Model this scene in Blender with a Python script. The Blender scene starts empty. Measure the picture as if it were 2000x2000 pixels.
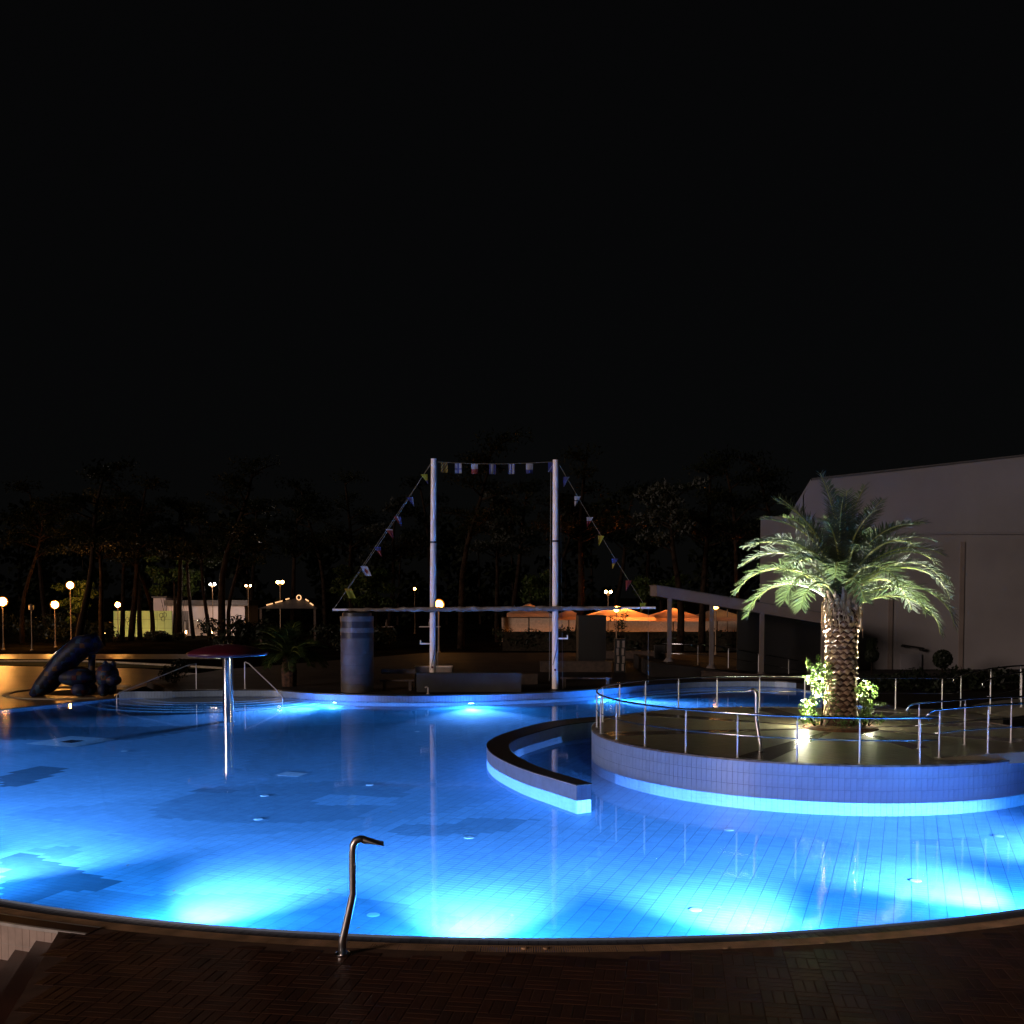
import bpy, math, random
import numpy as np
from mathutils import Vector, Matrix, geometry
rnd = random.Random(7)
R = math.radians
sc = bpy.context.scene
col = sc.collection

# ------------------------------------------------------------------ camera, sky, light, exposure
FPX, PX, PY, PITCH, CAM_Z = 2045.0, 1000.0, 1253.0, R(-2.52), 4.4
cam = bpy.data.cameras.new('camera'); camo = bpy.data.objects.new('camera', cam); col.objects.link(camo)
camo.location = (0, 0, CAM_Z); camo.rotation_euler = (R(90) + PITCH, 0, 0)
cam.sensor_width = 36; cam.sensor_fit = 'HORIZONTAL'; cam.lens = FPX / 2000 * 36
cam.shift_y = (PY - 1000) / 2000; cam.clip_end = 3000; cam.clip_start = 0.1
sc.camera = camo

SUN_EL, SUN_AZ = R(11), R(-128)          # azimuth from +Y towards +X: the glow comes from the left, a little behind the camera
w = bpy.data.worlds.new('World'); sc.world = w; w.use_nodes = True
nt = w.node_tree; nt.nodes.clear()
sky = nt.nodes.new('ShaderNodeTexSky'); sky.sky_type = 'NISHITA'; sky.sun_disc = False
sky.sun_elevation = SUN_EL; sky.sun_rotation = SUN_AZ
mul = nt.nodes.new('ShaderNodeVectorMath'); mul.operation = 'SCALE'; mul.inputs['Scale'].default_value = 0.00012
add = nt.nodes.new('ShaderNodeVectorMath'); add.operation = 'ADD'; add.inputs[1].default_value = (0.0016, 0.0016, 0.0017)
bg = nt.nodes.new('ShaderNodeBackground'); bg.inputs['Strength'].default_value = 1.0
wo = nt.nodes.new('ShaderNodeOutputWorld')
nt.links.new(sky.outputs[0], mul.inputs[0]); nt.links.new(mul.outputs[0], add.inputs[0])
nt.links.new(add.outputs[0], bg.inputs['Color']); nt.links.new(bg.outputs[0], wo.inputs['Surface'])

sun = bpy.data.lights.new('sun', 'SUN'); suno = bpy.data.objects.new('sun', sun); col.objects.link(suno)
sun.energy = 1.2; sun.angle = R(14); sun.color = (1.0, 0.78, 0.68)
sd = Vector((math.sin(SUN_AZ) * math.cos(SUN_EL), math.cos(SUN_AZ) * math.cos(SUN_EL), math.sin(SUN_EL)))
suno.rotation_euler = sd.to_track_quat('Z', 'Y').to_euler(); suno.location = sd * 200

vs = sc.view_settings; vs.view_transform = 'Standard'; vs.look = 'None'; vs.exposure = 0.0; vs.gamma = 1.0
vs.use_curve_mapping = False
sc.render.engine = 'CYCLES'
cy = sc.cycles
cy.use_denoising = True
try: cy.denoiser = 'OPENIMAGEDENOISE'
except Exception: pass
cy.max_bounces = 8; cy.diffuse_bounces = 4; cy.glossy_bounces = 4; cy.transmission_bounces = 6
cy.sample_clamp_indirect = 80.0; cy.sample_clamp_direct = 0.0
cy.caustics_reflective = False; cy.caustics_refractive = True; cy.blur_glossy = 0.5
cy.use_light_tree = True

# ------------------------------------------------------------------ helpers
def ray(px, py):
    u = (px - PX) / FPX; v = -(py - PY) / FPX
    return Vector((u, math.cos(PITCH) - v * math.sin(PITCH), math.sin(PITCH) + v * math.cos(PITCH)))
def gp(px, py, z=0.0):
    "ground point that the photograph shows at a pixel, for a known height"
    d = ray(px, py); t = (z - CAM_Z) / d.z
    return Vector((d.x * t, d.y * t, z))
def dp(px, py, y):
    "the point at a known distance"
    d = ray(px, py); t = y / d.y
    return Vector((d.x * t, y, CAM_Z + d.z * t))
FLOOR_Z = -1.25
def fp(px, py):
    "point of the pool floor seen through the water"
    d = ray(px, py); a = gp(px, py, 0.0); hz = math.hypot(d.x, d.y); s = hz / d.length / 1.33
    k = s / math.sqrt(1 - s * s) * -FLOOR_Z
    return Vector((a.x + d.x / hz * k, a.y + d.y / hz * k, FLOOR_Z))

class MB:
    def __init__(s): s.v = []; s.f = []; s.m = []
    def add(s, vs_, fs, mi=0):
        o = len(s.v); s.v += [tuple(p) for p in vs_]; s.f += [tuple(i + o for i in f) for f in fs]; s.m += [mi] * len(fs); return s
    def box(s, c, size, M=None, mi=0):
        x, y, z = [a / 2 for a in size]
        p = [Vector((sx * x, sy * y, sz * z)) for sz in (-1, 1) for sy in (-1, 1) for sx in (-1, 1)]
        if M is not None: p = [M @ q for q in p]
        p = [q + Vector(c) for q in p]
        return s.add(p, [(0, 2, 3, 1), (4, 5, 7, 6), (0, 1, 5, 4), (2, 6, 7, 3), (0, 4, 6, 2), (1, 3, 7, 5)], mi)
    def tube(s, pts, r, n=8, caps=True, mi=0, flat=None):
        pts = [Vector(p) for p in pts]; rs = r if isinstance(r, (list, tuple)) else [r] * len(pts)
        o = len(s.v); prev = None
        for i, p in enumerate(pts):
            t = (pts[min(i + 1, len(pts) - 1)] - pts[max(i - 1, 0)])
            t = t.normalized() if t.length > 1e-9 else Vector((0, 0, 1))
            if prev is None:
                a = Vector((1, 0, 0)) if abs(t.x) < 0.9 else Vector((0, 1, 0)); a = (a - t * a.dot(t)).normalized()
            else:
                a = prev - t * prev.dot(t); a = a.normalized() if a.length > 1e-6 else prev
            prev = a; b = t.cross(a)
            for k in range(n):
                an = 2 * math.pi * k / n
                s.v.append(tuple(p + a * math.cos(an) * rs[i] + b * math.sin(an) * rs[i]))
        for i in range(len(pts) - 1):
            for k in range(n):
                k2 = (k + 1) % n
                s.f.append((o + i * n + k, o + i * n + k2, o + (i + 1) * n + k2, o + (i + 1) * n + k)); s.m.append(mi)
        if caps:
            s.f.append(tuple(o + k for k in reversed(range(n)))); s.m.append(mi)
            s.f.append(tuple(o + (len(pts) - 1) * n + k for k in range(n))); s.m.append(mi)
        return s
    def lathe(s, prof, n=24, c=(0, 0, 0), mi=0, close=True):
        o = len(s.v)
        for r_, z in prof:
            for k in range(n):
                an = 2 * math.pi * k / n
                s.v.append((c[0] + r_ * math.cos(an), c[1] + r_ * math.sin(an), c[2] + z))
        for i in range(len(prof) - 1):
            for k in range(n):
                k2 = (k + 1) % n
                s.f.append((o + i * n + k, o + i * n + k2, o + (i + 1) * n + k2, o + (i + 1) * n + k)); s.m.append(mi)
        if close:
            s.f.append(tuple(o + k for k in reversed(range(n)))); s.m.append(mi)
            s.f.append(tuple(o + (len(prof) - 1) * n + k for k in range(n))); s.m.append(mi)
        return s
    def prism(s, poly, z0, z1, mi=0, M=None):
        n = len(poly); vv = [Vector((p[0], p[1], z0)) for p in poly] + [Vector((p[0], p[1], z1)) for p in poly]
        if M is not None: vv = [M @ q for q in vv]
        tris = geometry.tessellate_polygon([[Vector((p[0], p[1], 0)) for p in poly]])
        fs = []
        area = sum(poly[i][0] * poly[(i + 1) % n][1] - poly[(i + 1) % n][0] * poly[i][1] for i in range(n))
        for t in tris:
            a, b, c = [poly[i] for i in t]
            ccw = (b[0] - a[0]) * (c[1] - a[1]) - (b[1] - a[1]) * (c[0] - a[0]) > 0
            t = tuple(t) if ccw else tuple(reversed(t))
            fs.append(tuple(i + n for i in t)); fs.append(tuple(reversed(t)))
        for i in range(n):
            j = (i + 1) % n
            fs.append((i, j, j + n, i + n) if area > 0 else (j, i, i + n, j + n))
        return s.add(vv, fs, mi)
    def ribbon(s, A, B, mi=0):
        "quad strip between two point lists"
        o = len(s.v); n = len(A)
        s.v += [tuple(p) for p in A] + [tuple(p) for p in B]
        for i in range(n - 1):
            s.f.append((o + i, o + i + 1, o + n + i + 1, o + n + i)); s.m.append(mi)
        return s
    def ell(s, c, r, n=14, m=9, M=None, mi=0, jit=0):
        o = len(s.v); c = Vector(c)
        for i in range(m + 1):
            th = math.pi * i / m
            for k in range(n):
                ph = 2 * math.pi * k / n; j = 1 + (rnd.random() - .5) * jit
                p = Vector((r[0] * math.sin(th) * math.cos(ph) * j, r[1] * math.sin(th) * math.sin(ph) * j, r[2] * math.cos(th) * j))
                if M is not None: p = M @ p
                s.v.append(tuple(p + c))
        for i in range(m):
            for k in range(n):
                k2 = (k + 1) % n
                s.f.append((o + i * n + k, o + (i + 1) * n + k, o + (i + 1) * n + k2, o + i * n + k2)); s.m.append(mi)
        return s
    def mesh(s, name, mats, smooth=False):
        me = bpy.data.meshes.new(name); me.from_pydata(s.v, [], s.f)
        mats = mats if isinstance(mats, (list, tuple)) else [mats]
        for m_ in mats: me.materials.append(m_)
        if len(mats) > 1: me.polygons.foreach_set('material_index', s.m)
        me.polygons.foreach_set('use_smooth', [bool(smooth)] * len(me.polygons))
        me.update(); return me
    def build(s, name, mats, parent=None, loc=None, smooth=False):
        return link(name, s.mesh(name, mats, smooth), parent, loc)
def link(name, me, parent=None, loc=None, rot=None):
    o = bpy.data.objects.new(name, me); col.objects.link(o)
    if parent is not None: o.parent = parent
    if loc is not None: o.location = loc
    if rot is not None: o.rotation_euler = rot
    return o
def empty(name, loc=(0, 0, 0), rz=0):
    o = bpy.data.objects.new(name, None); col.objects.link(o); o.location = loc; o.rotation_euler = (0, 0, rz); o.empty_display_size = .2
    return o
def tag(o, label=None, cat=None, group=None, kind=None):
    if label: o['label'] = label
    if cat: o['category'] = cat
    if group: o['group'] = group
    if kind: o['kind'] = kind
    return o
def smooth_path(pts, step=0.5):
    pts = [Vector((p[0], p[1])) for p in pts]; out = []
    for i in range(len(pts) - 1):
        p0 = pts[max(i - 1, 0)]; p1 = pts[i]; p2 = pts[i + 1]; p3 = pts[min(i + 2, len(pts) - 1)]
        n = max(1, int((p2 - p1).length / step))
        for k in range(n):
            t = k / n
            out.append(0.5 * ((2 * p1) + (p2 - p0) * t + (2 * p0 - 5 * p1 + 4 * p2 - p3) * t * t + (3 * p1 - p0 - 3 * p2 + p3) * t ** 3))
    out.append(pts[-1]); return out
def resample(path, step):
    out = [path[0].copy()]; acc = 0
    for a, b in zip(path[:-1], path[1:]):
        L = (b - a).length; t = step - acc
        while t <= L + 1e-9:
            out.append(a + (b - a) * (t / L)); t += step
        acc = L - (t - step)
    return out
def offset(path, d):
    "to the left of travel for d > 0"
    out = []
    for i, p in enumerate(path):
        t = path[min(i + 1, len(path) - 1)] - path[max(i - 1, 0)]; t.normalize()
        out.append(p + Vector((-t.y, t.x)) * d)
    return out
def v3(path, z): return [Vector((p.x, p.y, z)) for p in path]
def arc(c, r, a0, a1, n):
    return [Vector((c[0] + r * math.cos(a0 + (a1 - a0) * i / n), c[1] + r * math.sin(a0 + (a1 - a0) * i / n))) for i in range(n + 1)]
def in_poly(x, y, poly):
    c = np.zeros(x.shape, bool); n = len(poly)
    for i in range(n):
        x1, y1 = poly[i]; x2, y2 = poly[(i + 1) % n]
        if y1 == y2: continue
        k = ((y1 > y) != (y2 > y)) & (x < (x2 - x1) * (y - y1) / (y2 - y1) + x1); c ^= k
    return c
def np_mesh(name, V, Fq, mat, colors=None):
    me = bpy.data.meshes.new(name); nf = len(Fq)
    me.vertices.add(len(V)); me.vertices.foreach_set('co', np.asarray(V, np.float32).ravel())
    me.loops.add(nf * 4); me.loops.foreach_set('vertex_index', np.asarray(Fq, np.int32).ravel())
    me.polygons.add(nf); me.polygons.foreach_set('loop_start', np.arange(nf, dtype=np.int32) * 4)
    me.update(calc_edges=True)
    if colors is not None:
        at = me.color_attributes.new('tint', 'FLOAT_COLOR', 'POINT'); at.data.foreach_set('color', np.asarray(colors, np.float32).ravel())
    me.materials.append(mat); me.validate(); me.shade_flat(); return me

# ------------------------------------------------------------------ materials
def mat(name, c, rough=.6, metal=0.0, var=0.12, scale=6.0, bump=0.0, bscale=40.0, spec=0.5, c2=None, coat=0):
    m = bpy.data.materials.new(name); m.use_nodes = True; t = m.node_tree; b = t.nodes['Principled BSDF']
    tc = t.nodes.new('ShaderNodeTexCoord')
    no = t.nodes.new('ShaderNodeTexNoise'); no.inputs['Scale'].default_value = scale; no.inputs['Detail'].default_value = 6
    t.links.new(tc.outputs['Object'], no.inputs['Vector'])
    rp = t.nodes.new('ShaderNodeValToRGB'); e = rp.color_ramp.elements
    lo = c2 if c2 else [x * (1 - var * 1.6) for x in c]; hi = c if c2 else [min(1, x * (1 + var)) for x in c]
    e[0].position = .3; e[1].position = .7; e[0].color = (*lo, 1); e[1].color = (*hi, 1)
    t.links.new(no.outputs['Fac'], rp.inputs['Fac']); t.links.new(rp.outputs['Color'], b.inputs['Base Color'])
    b.inputs['Roughness'].default_value = rough; b.inputs['Metallic'].default_value = metal
    b.inputs['Specular IOR Level'].default_value = spec
    if coat: b.inputs['Coat Weight'].default_value = coat; b.inputs['Coat Roughness'].default_value = .1
    if bump:
        n2 = t.nodes.new('ShaderNodeTexNoise'); n2.inputs['Scale'].default_value = bscale; n2.inputs['Detail'].default_value = 4
        t.links.new(tc.outputs['Object'], n2.inputs['Vector'])
        bp = t.nodes.new('ShaderNodeBump'); bp.inputs['Strength'].default_value = bump; bp.inputs['Distance'].default_value = .02
        t.links.new(n2.outputs['Fac'], bp.inputs['Height']); t.links.new(bp.outputs['Normal'], b.inputs['Normal'])
    return m
def emat(name, c, s):
    m = bpy.data.materials.new(name); m.use_nodes = True; t = m.node_tree; b = t.nodes['Principled BSDF']
    b.inputs['Base Color'].default_value = (.8, .8, .8, 1); b.inputs['Emission Color'].default_value = (*c, 1); b.inputs['Emission Strength'].default_value = s
    return m
def tile_mat(name, rough=.22):
    m = mat(name, (1, 1, 1), rough, var=.06, scale=3.0)
    t = m.node_tree; b = t.nodes['Principled BSDF']; src = b.inputs['Base Color'].links[0].from_socket
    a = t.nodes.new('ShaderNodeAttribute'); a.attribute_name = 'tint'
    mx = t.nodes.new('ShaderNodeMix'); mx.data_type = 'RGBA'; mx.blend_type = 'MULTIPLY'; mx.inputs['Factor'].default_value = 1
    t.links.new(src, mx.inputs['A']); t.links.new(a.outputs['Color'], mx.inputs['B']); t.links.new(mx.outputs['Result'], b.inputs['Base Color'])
    return m
def leaf_mat(name, c, trans=.35, var=.35):
    m = mat(name, c, .5, var=var, scale=1.5, spec=.18); t = m.node_tree; b = t.nodes['Principled BSDF']
    out = [n for n in t.nodes if n.type == 'OUTPUT_MATERIAL'][0]
    tr = t.nodes.new('ShaderNodeBsdfTranslucent'); tr.inputs['Color'].default_value = (c[0] * 1.2, c[1] * 1.4, c[2] * .8, 1)
    mx = t.nodes.new('ShaderNodeMixShader'); mx.inputs['Fac'].default_value = trans
    t.links.new(b.outputs[0], mx.inputs[1]); t.links.new(tr.outputs[0], mx.inputs[2]); t.links.new(mx.outputs[0], out.inputs['Surface'])
    return m
M = {}
M['pool_tile'] = tile_mat('pool_tile')
M['grout'] = mat('grout_blue', (.06, .10, .16), .8)
M['wall_tile'] = mat('wall_tile', (.27, .37, .54), .34, var=.07, scale=5)
M['rim_white'] = mat('rim_white', (.62, .56, .52), .4)
M['lip'] = mat('lip_tile', (.10, .08, .08), .3, var=.3, scale=8)
M['grate'] = mat('grate_plastic', (.72, .44, .25), .5, var=.25, scale=3)
M['brick'] = mat('deck_brick', (.095, .036, .019), .42, var=.25, scale=2.0, bump=.15)
M['brick2'] = mat('deck_brick_dark', (.070, .028, .016), .45, var=.25, scale=2.0, bump=.15)
M['mortar'] = mat('deck_mortar', (.13, .062, .035), .9, var=.2)
M['white_tile'] = mat('white_wall_tile', (.62, .47, .40), .35, var=.12, scale=4)
M['island_tile'] = mat('island_tile', (.17, .155, .11), .40, var=.15, scale=3, bump=.04, bscale=60)
M['island_dark'] = mat('island_ray', (.045, .04, .032), .24, var=.15, scale=3)
M['island_grout'] = mat('island_grout', (.07, .062, .05), .7)
M['black_stone'] = mat('coping_stone', (.022, .019, .017), .4, var=.3, scale=8)
M['steel'] = mat('polished_steel', (.70, .68, .67), .16, 1.0, var=.05)
M['spout_steel'] = mat('brushed_spout_steel', (.74, .68, .64), .34, 1.0, var=.08, scale=20)
M['rail_post'] = mat('satin_steel', (.62, .60, .61), .38, .35, var=.06, scale=12)
M['rail'] = mat('bright_steel', (.55, .56, .58), .16, 1.0, var=.05)
M['white'] = mat('white_paint', (.92, .77, .68), .5, var=.08, scale=2)
M['black'] = mat('black_rubber', (.015, .015, .016), .6)
M['rope'] = mat('rope', (.18, .17, .15), .8)
M['grey'] = mat('grey_plaster', (.036, .033, .031), .8, var=.25, scale=1.2, bump=.2)
M['block'] = mat('pale_block', (.26, .205, .175), .7, var=.2, scale=3)
M['funnel'] = mat('funnel_paint', (.085, .066, .055), .6, var=.25, scale=1.4)
M['funnel_band'] = mat('funnel_pale_band', (.13, .118, .115), .55, var=.15)
M['funnel_dark'] = mat('funnel_dark_band', (.022, .018, .020), .4, var=.2)
M['wood'] = mat('bench_wood', (.060, .038, .027), .6, var=.3, scale=5)
M['red'] = mat('mushroom_red', (.09, .010, .022), .4, var=.2, scale=2)
M['canvas'] = mat('furled_canvas', (.20, .165, .145), .8, var=.35, scale=3, bump=.3, bscale=9)
M['bark'] = mat('pine_bark', (.014, .009, .006), .95, var=.5, scale=3, bump=.6, bscale=14, spec=.05)
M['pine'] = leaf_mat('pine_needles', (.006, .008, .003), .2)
M['leaf'] = leaf_mat('broad_leaf', (.035, .055, .012), .35)
M['shrub'] = leaf_mat('shrub_leaf', (.085, .125, .045), .3)
M['frond'] = leaf_mat('palm_leaflet', (.066, .086, .060), .34, .25)
M['rachis'] = mat('palm_rachis', (.22, .24, .05), .45, var=.2)
M['boot'] = mat('palm_boot', (.30, .19, .12), .8, var=.45, scale=5, bump=.5, bscale=25)
M['trunk'] = mat('palm_trunk', (.085, .042, .025), .95, var=.5, scale=7, bump=.8, bscale=20)
M['dry'] = mat('dry_frond', (.34, .23, .15), .8, var=.4, scale=6)
M['mulch'] = mat('mulch', (.12, .045, .02), .95, var=.5, scale=10, bump=1, bscale=30)
M['plaster'] = mat('facade_plaster', (.18, .165, .166), .85, var=.12, scale=.25, bump=.08, bscale=6)
M['plaster2'] = mat('facade_upper', (.18, .170, .180), .7, var=.10, scale=.25)
M['roof'] = mat('roof_sheet', (.08, .075, .078), .6, var=.2)
M['pergola'] = mat('pergola_paint', (.15, .12, .105), .6, var=.12, scale=1)
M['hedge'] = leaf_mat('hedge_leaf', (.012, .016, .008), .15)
M['soil'] = mat('soil', (.02, .017, .012), .95, var=.4, spec=.05)
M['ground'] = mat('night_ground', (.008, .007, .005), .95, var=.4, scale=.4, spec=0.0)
M['lawn'] = mat('lawn_base', (.035, .045, .018), .9, var=.4, scale=2, spec=.05)
M['terrace'] = mat('terrace_slabs', (.026, .022, .020), .7, var=.3, scale=.8, bump=.1, spec=.12)
M['sun_deck'] = mat('side_deck', (.20, .115, .055), .38, var=.22, scale=.35, bump=.12, bscale=9)
M['kerb'] = mat('kerb_stone', (.34, .27, .18), .6, var=.2)
M['lamp_metal'] = mat('lamp_metal', (.22, .15, .09), .5, .3)
M['green'] = mat('green_wall_paint', (.34, .50, .20), .7, var=.1, scale=.8)
M['green_line'] = mat('green_wall_marks', (.05, .09, .035), .7)
M['white_wall'] = mat('far_white_wall', (.62, .55, .56), .8, var=.08, scale=.5)
M['dark'] = mat('dark_metal', (.012, .011, .011), .5)
M['shade'] = bpy.data.materials.new('parasol_canvas')
M['glass'] = mat('dark_glass', (.02, .022, .028), .08, spec=.6)

SODIUM = (1.0, .45, .12)
M['lamp'] = emat('sodium_globe', SODIUM, 50)
M['lamp_near'] = emat('sodium_globe_strong', SODIUM, 330)
M['lamp_small'] = emat('small_globe', (1.0, .55, .20), 60)
M['lamp_white'] = emat('white_lamp', (1.0, .80, .68), 1100)
M['pool_lens'] = emat('pool_lamp_lens', (.35, .72, 1.0), 40)
M['flood_lens'] = emat('floodlight_lens', (.95, 1.0, .72), 60)
# parasol canvas lets the light through
t = M['shade']; t.use_nodes = True; t = t.node_tree; b = t.nodes['Principled BSDF']; b.inputs['Base Color'].default_value = (.55, .40, .28, 1); b.inputs['Roughness'].default_value = .8
tr = t.nodes.new('ShaderNodeBsdfTranslucent'); tr.inputs['Color'].default_value = (.9, .55, .30, 1)
mx = t.nodes.new('ShaderNodeMixShader'); mx.inputs['Fac'].default_value = .65
o_ = [n for n in t.nodes if n.type == 'OUTPUT_MATERIAL'][0]
t.links.new(b.outputs[0], mx.inputs[1]); t.links.new(tr.outputs[0], mx.inputs[2]); t.links.new(mx.outputs[0], o_.inputs['Surface'])
M['halo'] = m = bpy.data.materials.new('halo_shell'); m.use_nodes = True; t = m.node_tree; t.nodes.clear()  # faintly glowing shell added round the lamp globes to give them a halo
e_ = t.nodes.new('ShaderNodeEmission'); e_.inputs['Color'].default_value = (1, .30, .035, 1); e_.inputs['Strength'].default_value = .6
tp = t.nodes.new('ShaderNodeBsdfTransparent'); tp.inputs['Color'].default_value = (.9, .8, .6, 1); ad = t.nodes.new('ShaderNodeAddShader'); ou = t.nodes.new('ShaderNodeOutputMaterial')
t.links.new(e_.outputs[0], ad.inputs[0]); t.links.new(tp.outputs[0], ad.inputs[1]); t.links.new(ad.outputs[0], ou.inputs['Surface'])
# water: a real dielectric surface, reflections smeared by fine ripples
M['water'] = m = bpy.data.materials.new('pool_water'); m.use_nodes = True; t = m.node_tree; t.nodes.clear()
tc = t.nodes.new('ShaderNodeTexCoord'); no = t.nodes.new('ShaderNodeTexNoise'); no.inputs['Scale'].default_value = 2.2; no.inputs['Detail'].default_value = 3
bp = t.nodes.new('ShaderNodeBump'); bp.inputs['Strength'].default_value = .04; bp.inputs['Distance'].default_value = .03
bp2 = t.nodes.new('ShaderNodeBump'); bp2.inputs['Strength'].default_value = .02; bp2.inputs['Distance'].default_value = .03
fr = t.nodes.new('ShaderNodeFresnel'); fr.inputs['IOR'].default_value = 1.33
gl = t.nodes.new('ShaderNodeBsdfGlossy'); gl.inputs['Roughness'].default_value = .05
rf = t.nodes.new('ShaderNodeBsdfRefraction'); rf.inputs['IOR'].default_value = 1.33; rf.inputs['Roughness'].default_value = 0.0; rf.inputs['Color'].default_value = (.97, .99, 1, 1)
mx = t.nodes.new('ShaderNodeMixShader'); ou = t.nodes.new('ShaderNodeOutputMaterial')
t.links.new(tc.outputs['Object'], no.inputs['Vector']); t.links.new(no.outputs['Fac'], bp.inputs['Height']); t.links.new(no.outputs['Fac'], bp2.inputs['Height'])
t.links.new(bp.outputs['Normal'], gl.inputs['Normal']); t.links.new(bp2.outputs['Normal'], rf.inputs['Normal'])
t.links.new(fr.outputs[0], mx.inputs[0]); t.links.new(rf.outputs[0], mx.inputs[1]); t.links.new(gl.outputs[0], mx.inputs[2]); t.links.new(mx.outputs[0], ou.inputs['Surface'])
# mosaic of the slide
M['mosaic'] = m = mat('mosaic', (.02, .03, .09), .55, spec=.25); t = m.node_tree; b = t.nodes['Principled BSDF']
vo = t.nodes.new('ShaderNodeTexVoronoi'); vo.inputs['Scale'].default_value = 5.0; vo.distance = 'CHEBYCHEV'; vo.inputs['Randomness'].default_value = .3
tc = t.nodes.new('ShaderNodeTexCoord'); t.links.new(tc.outputs['Object'], vo.inputs['Vector'])
sp = t.nodes.new('ShaderNodeSeparateColor'); t.links.new(vo.outputs['Color'], sp.inputs[0])
rp = t.nodes.new('ShaderNodeValToRGB'); rp.color_ramp.interpolation = 'CONSTANT'; e = rp.color_ramp.elements
e[0].color = (.012, .018, .062, 1); e[1].position = .42; e[1].color = (.004, .006, .022, 1)
for p_, c_ in ((.62, (.02, .05, .10, 1)), (.78, (.012, .012, .02, 1)), (.90, (.09, .045, .02, 1)), (.96, (.06, .012, .015, 1))):
    q_ = e.new(p_); q_.color = c_
t.links.new(sp.outputs[0], rp.inputs[0]); t.links.new(rp.outputs[0], b.inputs['Base Color'])

# ------------------------------------------------------------------ outlines (water edge), metres, water at z = 0
NC, NR = (0.44, 31.63), 18.44
def nang(x, y): return math.atan2(y - NC[1], x - NC[0])
near_arc = arc(NC, NR, nang(-7.4, 14.96), nang(14.0, 19.0), 70)                       # left to right
left_bank = smooth_path([(-16.88, 44.58), (-18.35, 42.24), (-19.62, 39.96), (-21.3, 36.4), (-22.0, 32.0), (-21.2, 27.2), (-18.3, 22.4), (-14.0, 18.5), (-10.4, 16.35), (-7.4, 14.96)], .7)
right_bank = smooth_path([(14.0, 19.0), (15.6, 21.6), (16.3, 25), (16.4, 29), (15.4, 33), (14.4, 37), (13.9, 42), (13.9, 46.5), (13.4, 49.2)], .7)
far_wall = smooth_path([(13.4, 49.2), (12.6, 49.9), (11.0, 50.2), (8.5, 49.6), (5.8, 47.6), (3.8, 45.7), (1.3, 44.1), (-2.1, 43.0), (-5.0, 42.85), (-7.7, 43.5), (-9.0, 44.3), (-9.9, 45.0), (-11.3, 45.3), (-13.2, 45.25), (-15.0, 44.75), (-16.1, 44.75), (-16.88, 44.58)], .4)
outline = near_arc[:-1] + right_bank[:-1] + far_wall[:-1] + left_bank[:-1]             # counter-clockwise
OUT = [(p.x, p.y) for p in outline]

# ------------------------------------------------------------------ ground and pool shell
hole = right_bank + far_wall[1:] + left_bank[1:-3] + [Vector((-13.5, 17.8)), Vector((-13.5, -6)), Vector((16, -6)), Vector((16, 18.9))]
hole[-1] = Vector((16.0, 18.5))
big = [Vector((-900, -300, 0)), Vector((900, -300, 0)), Vector((900, 1600, 0)), Vector((-900, 1600, 0))]
hl = [Vector((p.x, p.y, 0)) for p in hole]
tris = geometry.tessellate_polygon([big, list(reversed(hl))])
gv = [(p.x, p.y, .02) for p in big] + [(p.x, p.y, .02) for p in reversed(hl)]
fs = []
for a, b_, c in tris:
    A, B, C = gv[a], gv[b_], gv[c]
    fs.append((a, b_, c) if (B[0] - A[0]) * (C[1] - A[1]) - (B[1] - A[1]) * (C[0] - A[0]) > 0 else (c, b_, a))
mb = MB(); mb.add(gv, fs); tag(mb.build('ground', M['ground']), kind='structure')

def fill(poly, z):
    tt = geometry.tessellate_polygon([[Vector((p[0], p[1], 0)) for p in poly]]); f2 = []
    for a, b_, c in tt:
        A, B, C = poly[a], poly[b_], poly[c]
        f2.append((a, b_, c) if (B[0] - A[0]) * (C[1] - A[1]) - (B[1] - A[1]) * (C[0] - A[0]) > 0 else (c, b_, a))
    return [(p[0], p[1], z) for p in poly], f2
wpoly = [(p.x, p.y) for p in outline]
mb = MB(); mb.add(*fill(wpoly, 0.0)); tag(mb.build('water', M['water']), kind='structure')
big_out = offset(outline + [outline[0]], -.25)[:-1]
mb = MB(); mb.add(*fill([(p.x, p.y) for p in big_out], FLOOR_Z - .006))
pool_floor = tag(mb.build('pool_floor', M['grout']), kind='structure')
cl = outline + [outline[0]]
mb = MB(); mb.ribbon(v3(cl, FLOOR_Z - .01), v3(cl, 0.03))
pool_wall = tag(mb.build('pool_wall', M['wall_tile']), kind='structure')

# floor tiles: 25 x 12.5 cm, laid along a line turned 20.7 degrees
AZ = R(20.7); tdir = np.array([math.sin(AZ), math.cos(AZ)]); vdir = np.array([math.cos(AZ), -math.sin(AZ)])
TU, TV, JO = .125, .25, .009
uu = np.arange(-5, 62, TU); vv_ = np.arange(-36, 16, TV)
gu, gv2 = np.meshgrid(uu, vv_, indexing='ij'); gu = gu.ravel(); gv2 = gv2.ravel()
cx_ = gu * tdir[0] + gv2 * vdir[0]; cyy = gu * tdir[1] + gv2 * vdir[1]
keep = in_poly(cx_, cyy, [(p.x, p.y) for p in offset(outline + [outline[0]], .02)[:-1]])
keep &= ~((cyy < 0) | (cx_ - cyy * .56 > 1.2) | (-cx_ - cyy * .56 > 2.5))      # floor that lies out of reach of the lens stays plain
gu, gv2, cx_, cyy = gu[keep], gv2[keep], cx_[keep], cyy[keep]
nprng = np.random.default_rng(3)
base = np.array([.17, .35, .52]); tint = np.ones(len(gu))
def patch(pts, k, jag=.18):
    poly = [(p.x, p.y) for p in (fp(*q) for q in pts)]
    s = in_poly(cx_ + nprng.normal(0, jag, len(cx_)) * (gv2 * 4 % 3 > 1), cyy + nprng.normal(0, jag * .5, len(cx_)), poly); tint[s] = k
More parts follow.
